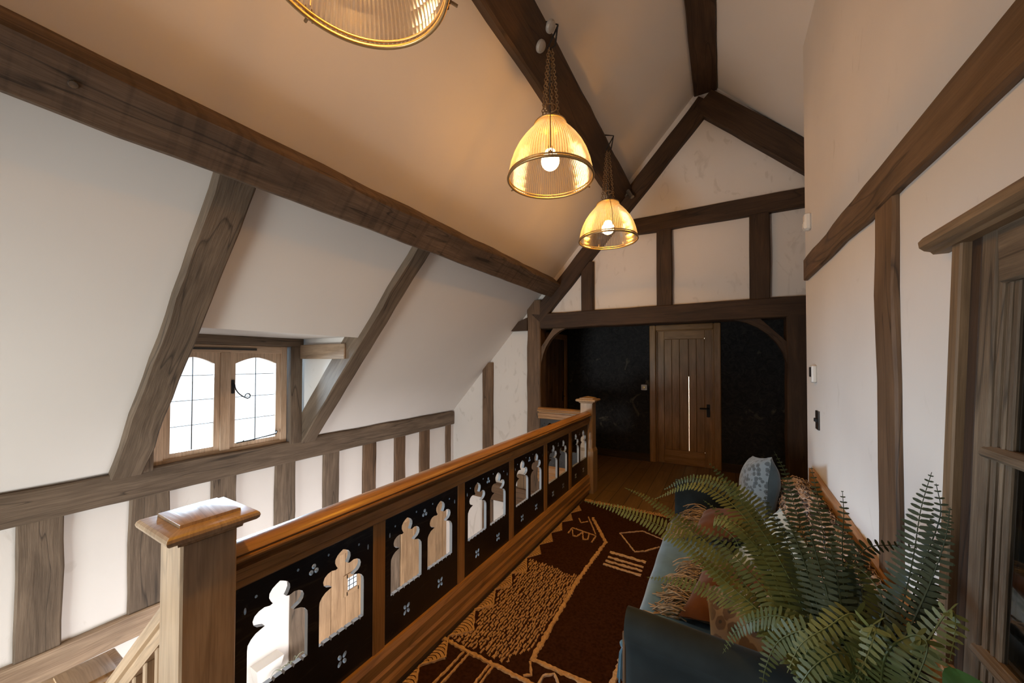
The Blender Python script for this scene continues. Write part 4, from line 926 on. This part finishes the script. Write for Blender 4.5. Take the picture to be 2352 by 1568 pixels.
# pale blue throw over the front of the seat, with bobbles and a corner tassel
th = thing('throw_blanket', 'pale blue velvet throw with bobble trim draped over the front of the sofa seat', 'throw', (-.30, 2.0, .46))
def sheet(mb, P, y0, y1, ny, wav=.004, uvs=1.0):
    vs = []; fs = []; uv = []; n = len(P); acc = [0]
    for a, b in zip(P, P[1:]): acc.append(acc[-1] + math.hypot(b[0] - a[0], b[1] - a[1]))
    for i in range(ny + 1):
        y = y0 + (y1 - y0) * i / ny
        for k, (x, z) in enumerate(P): w = wav * noise.noise((y * 5, k * .35, 2.2)); vs.append((x + w - wav * .0, y + .01 * noise.noise((k * .6, y, 0)), z + abs(w)))
    for i in range(ny):
        for k in range(n - 1):
            fs.append([i * n + k, i * n + k + 1, (i + 1) * n + k + 1, (i + 1) * n + k]); ya, yb = y0 + (y1 - y0) * i / ny, y0 + (y1 - y0) * (i + 1) / ny
            uv.append([(ya, acc[k]), (ya, acc[k + 1]), (yb, acc[k + 1]), (yb, acc[k])])
    mb.add(vs, fs, uv)
mb = MB(); P = [(.04, .457), (-.05, .458), (-.15, .459), (-.24, .459), (-.295, .457), (-.325, .446), (-.344, .425), (-.350, .40), (-.352, .36), (-.356, .30)]
sheet(mb, P, 1.535, 2.86, 60); o = mb.build('cloth', M['paleblue'], th, smooth=True); sm = o.modifiers.new('thickness', 'SOLIDIFY'); sm.thickness = .005; sm.offset = 1
for i in range(36):
    y = 1.55 + 1.29 * i / 35; mb = MB(); mb.ball((-.362, y, .296 + .004 * math.sin(i * 2.1)), .009, 7, 5); mb.build('bobble', M['paleblue'], th, smooth=True)
mb = MB()
for i in range(60):
    a = rnd.uniform(0, 2 * PI); r = rnd.uniform(0, .022); mb.tube([(-.352, 1.512, .455), (-.352 + r * .5 * math.cos(a) - .004, 1.512 + r * .5 * math.sin(a), .42), (-.356 + r * math.cos(a), 1.512 + r * math.sin(a), .325 + rnd.uniform(-.01, .01))], .0025, 4)
mb.ball((-.352, 1.512, .46), .014, 8, 6); mb.build('tassel', M['paleblue'], th)
# faux tiger fur thrown over the back
fu = thing('fur_throw', 'cream and brown tiger striped fur throw spread over the sofa back', 'throw', (.40, 2.5, .80))
P = [(.20, .468), (.26, .475), (.285, .50), (.298, .56), (.312, .64), (.322, .70), (.335, .75), (.365, .795), (.41, .812), (.455, .803), (.485, .775), (.498, .72)]
mb = MB(); sheet(mb, P, 1.72, 3.08, 70, wav=.012); o = mb.build('pelt', M['tiger'], fu, smooth=True); sm = o.modifiers.new('thickness', 'SOLIDIFY'); sm.thickness = .006; sm.offset = 1
for dark in (0, 1):
    mb = MB()
    for i in range(900 if not dark else 700):
        k = rnd.uniform(2, len(P) - 1.01); j = int(k); q = k - j; x = P[j][0] + (P[j + 1][0] - P[j][0]) * q; z = P[j][1] + (P[j + 1][1] - P[j][1]) * q
        y = rnd.uniform(1.70, 3.08)
        if dark: y = 1.72 + (int(rnd.uniform(0, 13)) + .5 + rnd.uniform(-.15, .15)) * .105
        d = V((P[j + 1][0] - P[j][0], 0, P[j + 1][1] - P[j][1])).normalized(); nn = V((-d.z, 0, d.x)); d = (V((0, -1, 0)) * rnd.uniform(.5, 1) + d * rnd.uniform(-.7, .5)).normalized(); p = V((x, y, z)) + nn * .014
        L = rnd.uniform(.03, .075); mb.tube([p, p + d * L * .5 + nn * .014, p + d * L + nn * .008], .003, 3, rs=[.003, .0026, .0006])
    o = mb.build('fur_strands', M['fur_dark' if dark else 'fur_pale'], fu); o['kind'] = 'stuff'

# ------------------------------------------------------------------ plants
FRONDS = [[[0.145,1.28,0.804],[0.022,1.38,0.897],[-0.137,1.45,0.966],[-0.332,1.5,0.995],[-0.516,1.52,0.998]],[[0.107,1.3,0.876],[-0.029,1.5,0.928],[-0.183,1.6,0.983],[-0.292,1.65,1.017],[-0.382,1.68,1.03]],[[0.143,1.25,0.941],[0.095,1.4,1.046],[-0.0,1.5,1.119],[-0.108,1.55,1.126],[-0.244,1.6,1.031]],[[0.179,1.3,0.961],[0.114,1.5,1.068],[0.028,1.6,1.125],[-0.109,1.68,1.117],[-0.223,1.72,1.038]],[[0.217,1.25,0.897],[0.15,1.4,0.979],[0.076,1.48,1.081],[0.027,1.52,1.149],[-0.044,1.55,1.221]],[[0.242,1.2,0.926],[0.226,1.35,1.011],[0.197,1.42,1.129],[0.176,1.46,1.235],[0.15,1.5,1.298]],[[0.258,1.2,0.932],[0.25,1.3,1.042],[0.246,1.35,1.115],[0.242,1.4,1.21],[0.234,1.42,1.278]],[[0.263,1.15,0.936],[0.259,1.2,1.039],[0.267,1.25,1.126],[0.277,1.28,1.196],[0.279,1.3,1.25]],[[0.175,1.28,0.887],[0.117,1.4,0.956],[0.05,1.47,1.013],[-0.014,1.52,1.056],[-0.064,1.55,1.079]],[[0.139,1.3,0.973],[0.048,1.4,1.062],[-0.027,1.45,1.048],[0.036,1.43,1.005],[0.05,1.42,0.927]],[[0.139,1.22,0.852],[0.065,1.3,0.861],[-0.027,1.38,0.84],[-0.135,1.42,0.822],[-0.249,1.45,0.788]],[[0.145,1.2,0.857],[0.085,1.28,0.88],[-0.002,1.35,0.905],[-0.079,1.4,0.945],[-0.152,1.45,0.981]],[[0.164,1.2,0.886],[0.115,1.27,0.933],[0.045,1.33,0.983],[-0.026,1.38,1.025],[-0.1,1.42,1.043]],[[0.182,1.2,0.904],[0.136,1.27,0.976],[0.09,1.33,1.034],[0.035,1.38,1.067],[-0.026,1.42,1.082]],[[0.196,1.18,0.922],[0.161,1.24,0.999],[0.119,1.3,1.068],[0.081,1.35,1.116],[0.048,1.38,1.153]],[[0.209,1.16,0.919],[0.186,1.22,1.006],[0.158,1.28,1.086],[0.132,1.32,1.138],[0.11,1.36,1.185]],[[0.22,1.15,0.929],[0.2,1.2,1.01],[0.181,1.24,1.086],[0.163,1.28,1.136],[0.146,1.3,1.186]],[[0.235,1.13,0.928],[0.224,1.17,1.013],[0.214,1.2,1.069],[0.205,1.23,1.119],[0.192,1.25,1.166]],[[0.248,1.12,0.93],[0.244,1.15,1.0],[0.243,1.18,1.055],[0.239,1.2,1.098],[0.236,1.22,1.154]],[[0.308,1.1,0.986],[0.335,1.12,1.059],[0.36,1.14,1.159],[0.381,1.16,1.271],[0.402,1.17,1.354]],[[0.315,1.1,0.98],[0.352,1.13,1.068],[0.39,1.16,1.177],[0.418,1.18,1.262],[0.419,1.2,1.323]],[[0.316,1.08,0.984],[0.349,1.1,1.057],[0.382,1.12,1.138],[0.406,1.13,1.222],[0.418,1.14,1.29]],[[0.27,1.18,0.949],[0.29,1.3,1.018],[0.329,1.33,1.093],[0.389,1.35,1.112],[0.445,1.36,1.115]],[[0.287,1.1,0.978],[0.313,1.14,1.049],[0.302,1.18,1.084],[0.276,1.2,1.097],[0.239,1.22,1.088]],[[0.261,1.08,0.991],[0.247,1.08,1.043],[0.199,1.06,1.009],[0.151,1.05,0.959],[0.124,1.04,0.892]],[[0.261,1.05,0.983],[0.265,1.04,1.046],[0.267,1.02,1.05],[0.245,1.0,0.994],[0.217,0.98,0.945]],[[0.332,1.05,0.977],[0.367,1.06,1.07],[0.384,1.05,1.116],[0.382,1.03,1.094],[0.362,1.0,1.042]],[[0.279,1.02,0.994],[0.317,1.02,1.06],[0.334,1.0,1.063],[0.315,0.98,1.013],[0.291,0.96,0.977]],[[0.225,1.08,0.929],[0.175,1.1,0.965],[0.119,1.12,0.91],[0.091,1.12,0.835],[0.08,1.1,0.781]],[[0.21,1.12,0.915],[0.144,1.18,0.936],[0.081,1.22,0.89],[0.03,1.24,0.823],[-0.003,1.25,0.741]],[[0.283,1.14,0.95],[0.29,1.18,1.018],[0.29,1.21,1.065],[0.287,1.23,1.097],[0.287,1.25,1.142]],[[0.239,1.02,0.96],[0.208,1.0,0.997],[0.162,0.98,0.965],[0.131,0.97,0.905],[0.115,0.96,0.852]]]
CR = V((.285, 1.085, .80))
stand = thing('plant_stand', 'small dark wooden stand carrying the fern beside the near sofa arm', 'side table', (.27, 1.05, 0))
mb = MB(); mb.lathe([(.0001, .56), (.20, .56), (.205, .57), (.20, .585), (.0001, .585)], (.285, 1.085, 0), 32); mb.build('table_top', M['oak_dark'], stand)
for k in range(3):
    a = k * 2 * PI / 3 + .5; mb = MB(); mb.tube([(.285 + .14 * math.cos(a), 1.085 + .14 * math.sin(a), .56), (.285 + .17 * math.cos(a), 1.085 + .17 * math.sin(a), 0)], .018, 8); mb.build('leg', M['oak_dark'], stand)
fern = thing('potted_fern', 'large green fern with long arching fronds in front of the sofa', 'plant', (.285, 1.085, .586))
mb = MB(); mb.lathe([(.0001, .587), (.085, .587), (.092, .60), (.118, .74), (.128, .745), (.130, .775), (.120, .778), (.114, .745), (.0001, .742)], (.285, 1.085, 0), 32); mb.build('pot', M['terracotta'], fern, smooth=True)
mb = MB(); mb.lathe([(.113, .748), (.08, .757), (.0001, .76)], (.285, 1.085, 0), 24); mb.build('soil', M['soil'], fern)
def cat_rom(P, n):
    out = []; P = [P[0] * 2 - P[1]] + P + [P[-1] * 2 - P[-2]]
    for i in range(1, len(P) - 2):
        a, b, c, d = P[i - 1:i + 3]
        for k in range(n):
            t = k / n; out.append(.5 * ((2 * b) + (c - a) * t + (2 * a - 5 * b + 4 * c - d) * t * t + (3 * b - a - 3 * c + d) * t ** 3))
    out.append(P[-2]); return out
CAMP = V((0, 0, 1.6))
for fi, F in enumerate(FRONDS):
    P = [CR + V((rnd.uniform(-.03, .03), rnd.uniform(-.03, .03), -.03))] + [V(p) for p in F]
    S = cat_rom(P, 10); L = sum((b - a).length for a, b in zip(S, S[1:])); mb = MB()
    mb.tube(S, .002, 4, rs=[.0026 * (1 - .75 * i / (len(S) - 1)) for i in range(len(S))])
    # leaflets in two ranks
    sp_ = .0135; acc = 0; nxt = .10 * L; wl = .046 if L > .6 else .042
    wide = wl * rnd.uniform(.9, 1.1); roll = rnd.uniform(-.35, .35); N0 = None
    for a, b in zip(S, S[1:]):
        seg = (b - a).length
        while nxt < acc + seg:
            p = a + (b - a) * ((nxt - acc) / seg); t = (b - a).normalized(); q = nxt / L
            # the blade of the frond faces up and outward from the crown
            up = (V((0, 0, 1)) + (CAMP - p).normalized() * .9).normalized()
            s = t.cross(up)
            s = s.normalized() if s.length > .05 else V((1, 0, 0)); nn = s.cross(t)
            s = (s * math.cos(roll) + nn * math.sin(roll)).normalized(); nn = s.cross(t).normalized()
            env = min(1, (q - .06) / .18) * (1 - max(0, (q - .45) / .55) ** 1.5 * .93)
            for sd in (-1, 1):
                ll = wide * env * rnd.uniform(.88, 1.1); ww = min(.0050, ll * .17 + .0008)
                d = (s * sd + t * .22).normalized(); dr = -nn * rnd.uniform(.05, .35)
                w = t * ww
                m1 = p + d * ll * .12; m2 = p + d * ll * .5 + dr * ll * .2; m3 = p + d * ll * .85 + dr * ll * .45; m4 = p + d * ll + dr * ll * .65
                mb.add([p, m1 - w * .75, m1 + w * .8, m2 - w, m2 + w * .95, m3 - w * .7 + nn * .0005, m3 + w * .6, m4], [(0, 1, 2), (1, 3, 4, 2), (3, 5, 6, 4), (5, 7, 6)])
            nxt += sp_ * rnd.uniform(.9, 1.1)
        acc += seg
    mt = M['fern2'] if fi in (0, 2, 9, 10, 24, 25, 26, 11) else M['fern3'] if fi in (5, 6, 7, 15, 16, 17, 18, 19, 20, 21, 22, 30) else M['fern']
    mb.build('frond', mt, fern)
# broad-leaved plant at the frame edge
bp_ = thing('broad_leaf_plant', 'broad-leaved green plant low in the right corner beside the fern', 'plant', (.40, .93, .586))
mb = MB(); mb.lathe([(.0001, .587), (.035, .587), (.045, .66), (.040, .66), (.0001, .65)], (.40, .97, 0), 20); mb.build('pot', M['white'], bp_, smooth=True)
for (x, y, z, a, r) in ((.378, .985, 1.005, 2.0, .042), (.43, .90, .90, .4, .05), (.36, .90, .86, 3.6, .045), (.40, 1.04, .88, 1.2, .04)):
    mb = MB(); c = V((x, y, z)); mb.tube([(.40, .97, .64), ((.40 + x) / 2 + .01, (.97 + y) / 2, (z + .64) / 2 + .03), c - V((0, 0, r * .9))], .003, 5)
    e1 = V((math.cos(a), math.sin(a) * .4, .0)).normalized(); e2 = V((.1, -.25, 1)).normalized(); n = 16; ring = []
    vs = [c]; 
    for k in range(n):
        q = 2 * PI * k / n; rr = r * (1 + .12 * math.cos(q - PI / 2)); vs.append(c + e1 * rr * .85 * math.cos(q) + e2 * rr * math.sin(q) + e1.cross(e2) * .012 * math.cos(2 * q))
    mb.add(vs, [(0, 1 + k, 1 + (k + 1) % n) for k in range(n)]); mb.build('leaf', M['leaf'], bp_, smooth=True)

# ------------------------------------------------------------------ light, camera
w = bpy.data.worlds.new('sky'); bpy.context.scene.world = w; w.use_nodes = True
bg = w.node_tree.nodes['Background']; bg.inputs[0].default_value = (.94, .97, 1, 1); bg.inputs[1].default_value = E_SKY
def lamp(name, kind, loc, energy, col, size=(.1, .1), direction=None, spread=None):
    l = bpy.data.lights.new(name, kind); l.energy = energy; l.color = col
    if kind == 'AREA':
        l.shape = 'RECTANGLE'; l.size, l.size_y = size
        if spread: l.spread = spread
    else: l.shadow_soft_size = size[0]
    o = bpy.data.objects.new(name, l); C.objects.link(o); o.location = loc
    if direction: o.rotation_euler = V(direction).to_track_quat('-Z', 'Y').to_euler()
    return o
lamp('daylight_dormer', 'AREA', (-6.0, 1.6, 1.85), E_DORMER, C_DORMER, (2.6, 1.1), (1, 0, -.24))
lamp('daylight_stair_window', 'AREA', (-2.5, YB - .35, .15), E_STAIR, C_STAIR, (1.4, 1.5), (.0, 1, .0))
lamp('landing_fill_light', 'AREA', (-.45, YB - .35, 1.65), E_BACK, C_BACK, (1.2, 1.2), (.0, 1, -.05))  # weak fill added at the invented landing window
lamp('hall_fill_light', 'AREA', (-1.30, 1.9, -1.325), E_HALL, C_HALL, (3.4, 1.65), (-1, 0, .12))  # fill added under the landing to brighten the lower slope and hall
lamp('daylight_room_beyond', 'AREA', (-.5, 6.5, 2.2), 90, (1, .93, .8), (.6, .3), (0, .4, -1))
for i, (x, y, z, _) in enumerate(LAMPS):
    lamp('lamp_light', 'POINT', (x, y, z + .095), E_LAMP, C_LAMP, (.03, .03))
for (x, y, z, _) in LAMPS:      # the prismatic shades throw most of their light downwards
    o = lamp('lamp_downlight', 'SPOT', (x, y, z + .06), E_SPOT, C_LAMP, (.05, .05), (0, 0, -1)); o.data.spot_size = math.radians(104); o.data.spot_blend = .7
cam = bpy.data.cameras.new('camera'); co = bpy.data.objects.new('camera', cam); C.objects.link(co)
cam.sensor_width = 36; cam.lens = 36 * 835.38 / 2352; cam.shift_x = (1176 - 1174.9) / 2352; cam.shift_y = (814.8 - 784) / 2352; cam.clip_start = .05
yw, pt_, rl = .524042, .0161356, .0014723
cy, sy_, cp, sp2, cr, sr = math.cos(yw), math.sin(yw), math.cos(pt_), math.sin(pt_), math.cos(rl), math.sin(rl)
B = Matrix(((1, 0, 0), (0, 0, -1), (0, 1, 0))); Rz = Matrix(((cy, sy_, 0), (-sy_, cy, 0), (0, 0, 1))); Rp = Matrix(((1, 0, 0), (0, cp, sp2), (0, -sp2, cp))); Rr = Matrix(((cr, -sr, 0), (sr, cr, 0), (0, 0, 1)))
W = Rr @ B @ Rp @ Rz
right, down, fwd = W.row[0], W.row[1], W.row[2]
co.matrix_world = Matrix((right, -down, -fwd)).transposed().to_4x4(); co.location = (0, 0, 1.6)
sc_ = bpy.context.scene; sc_.camera = co
sc_.view_settings.view_transform = 'Standard'; sc_.view_settings.look = 'None'; sc_.view_settings.exposure = EXPO; sc_.view_settings.gamma = 1; sc_.view_settings.use_curve_mapping = False
sc_.cycles.use_denoising = True
sc_.cycles.use_adaptive_sampling = True; sc_.cycles.adaptive_threshold = .03
sc_.cycles.max_bounces = 7; sc_.cycles.diffuse_bounces = 4; sc_.cycles.transparent_max_bounces = 14; sc_.cycles.sample_clamp_indirect = 6; sc_.cycles.caustics_reflective = False; sc_.cycles.caustics_refractive = False
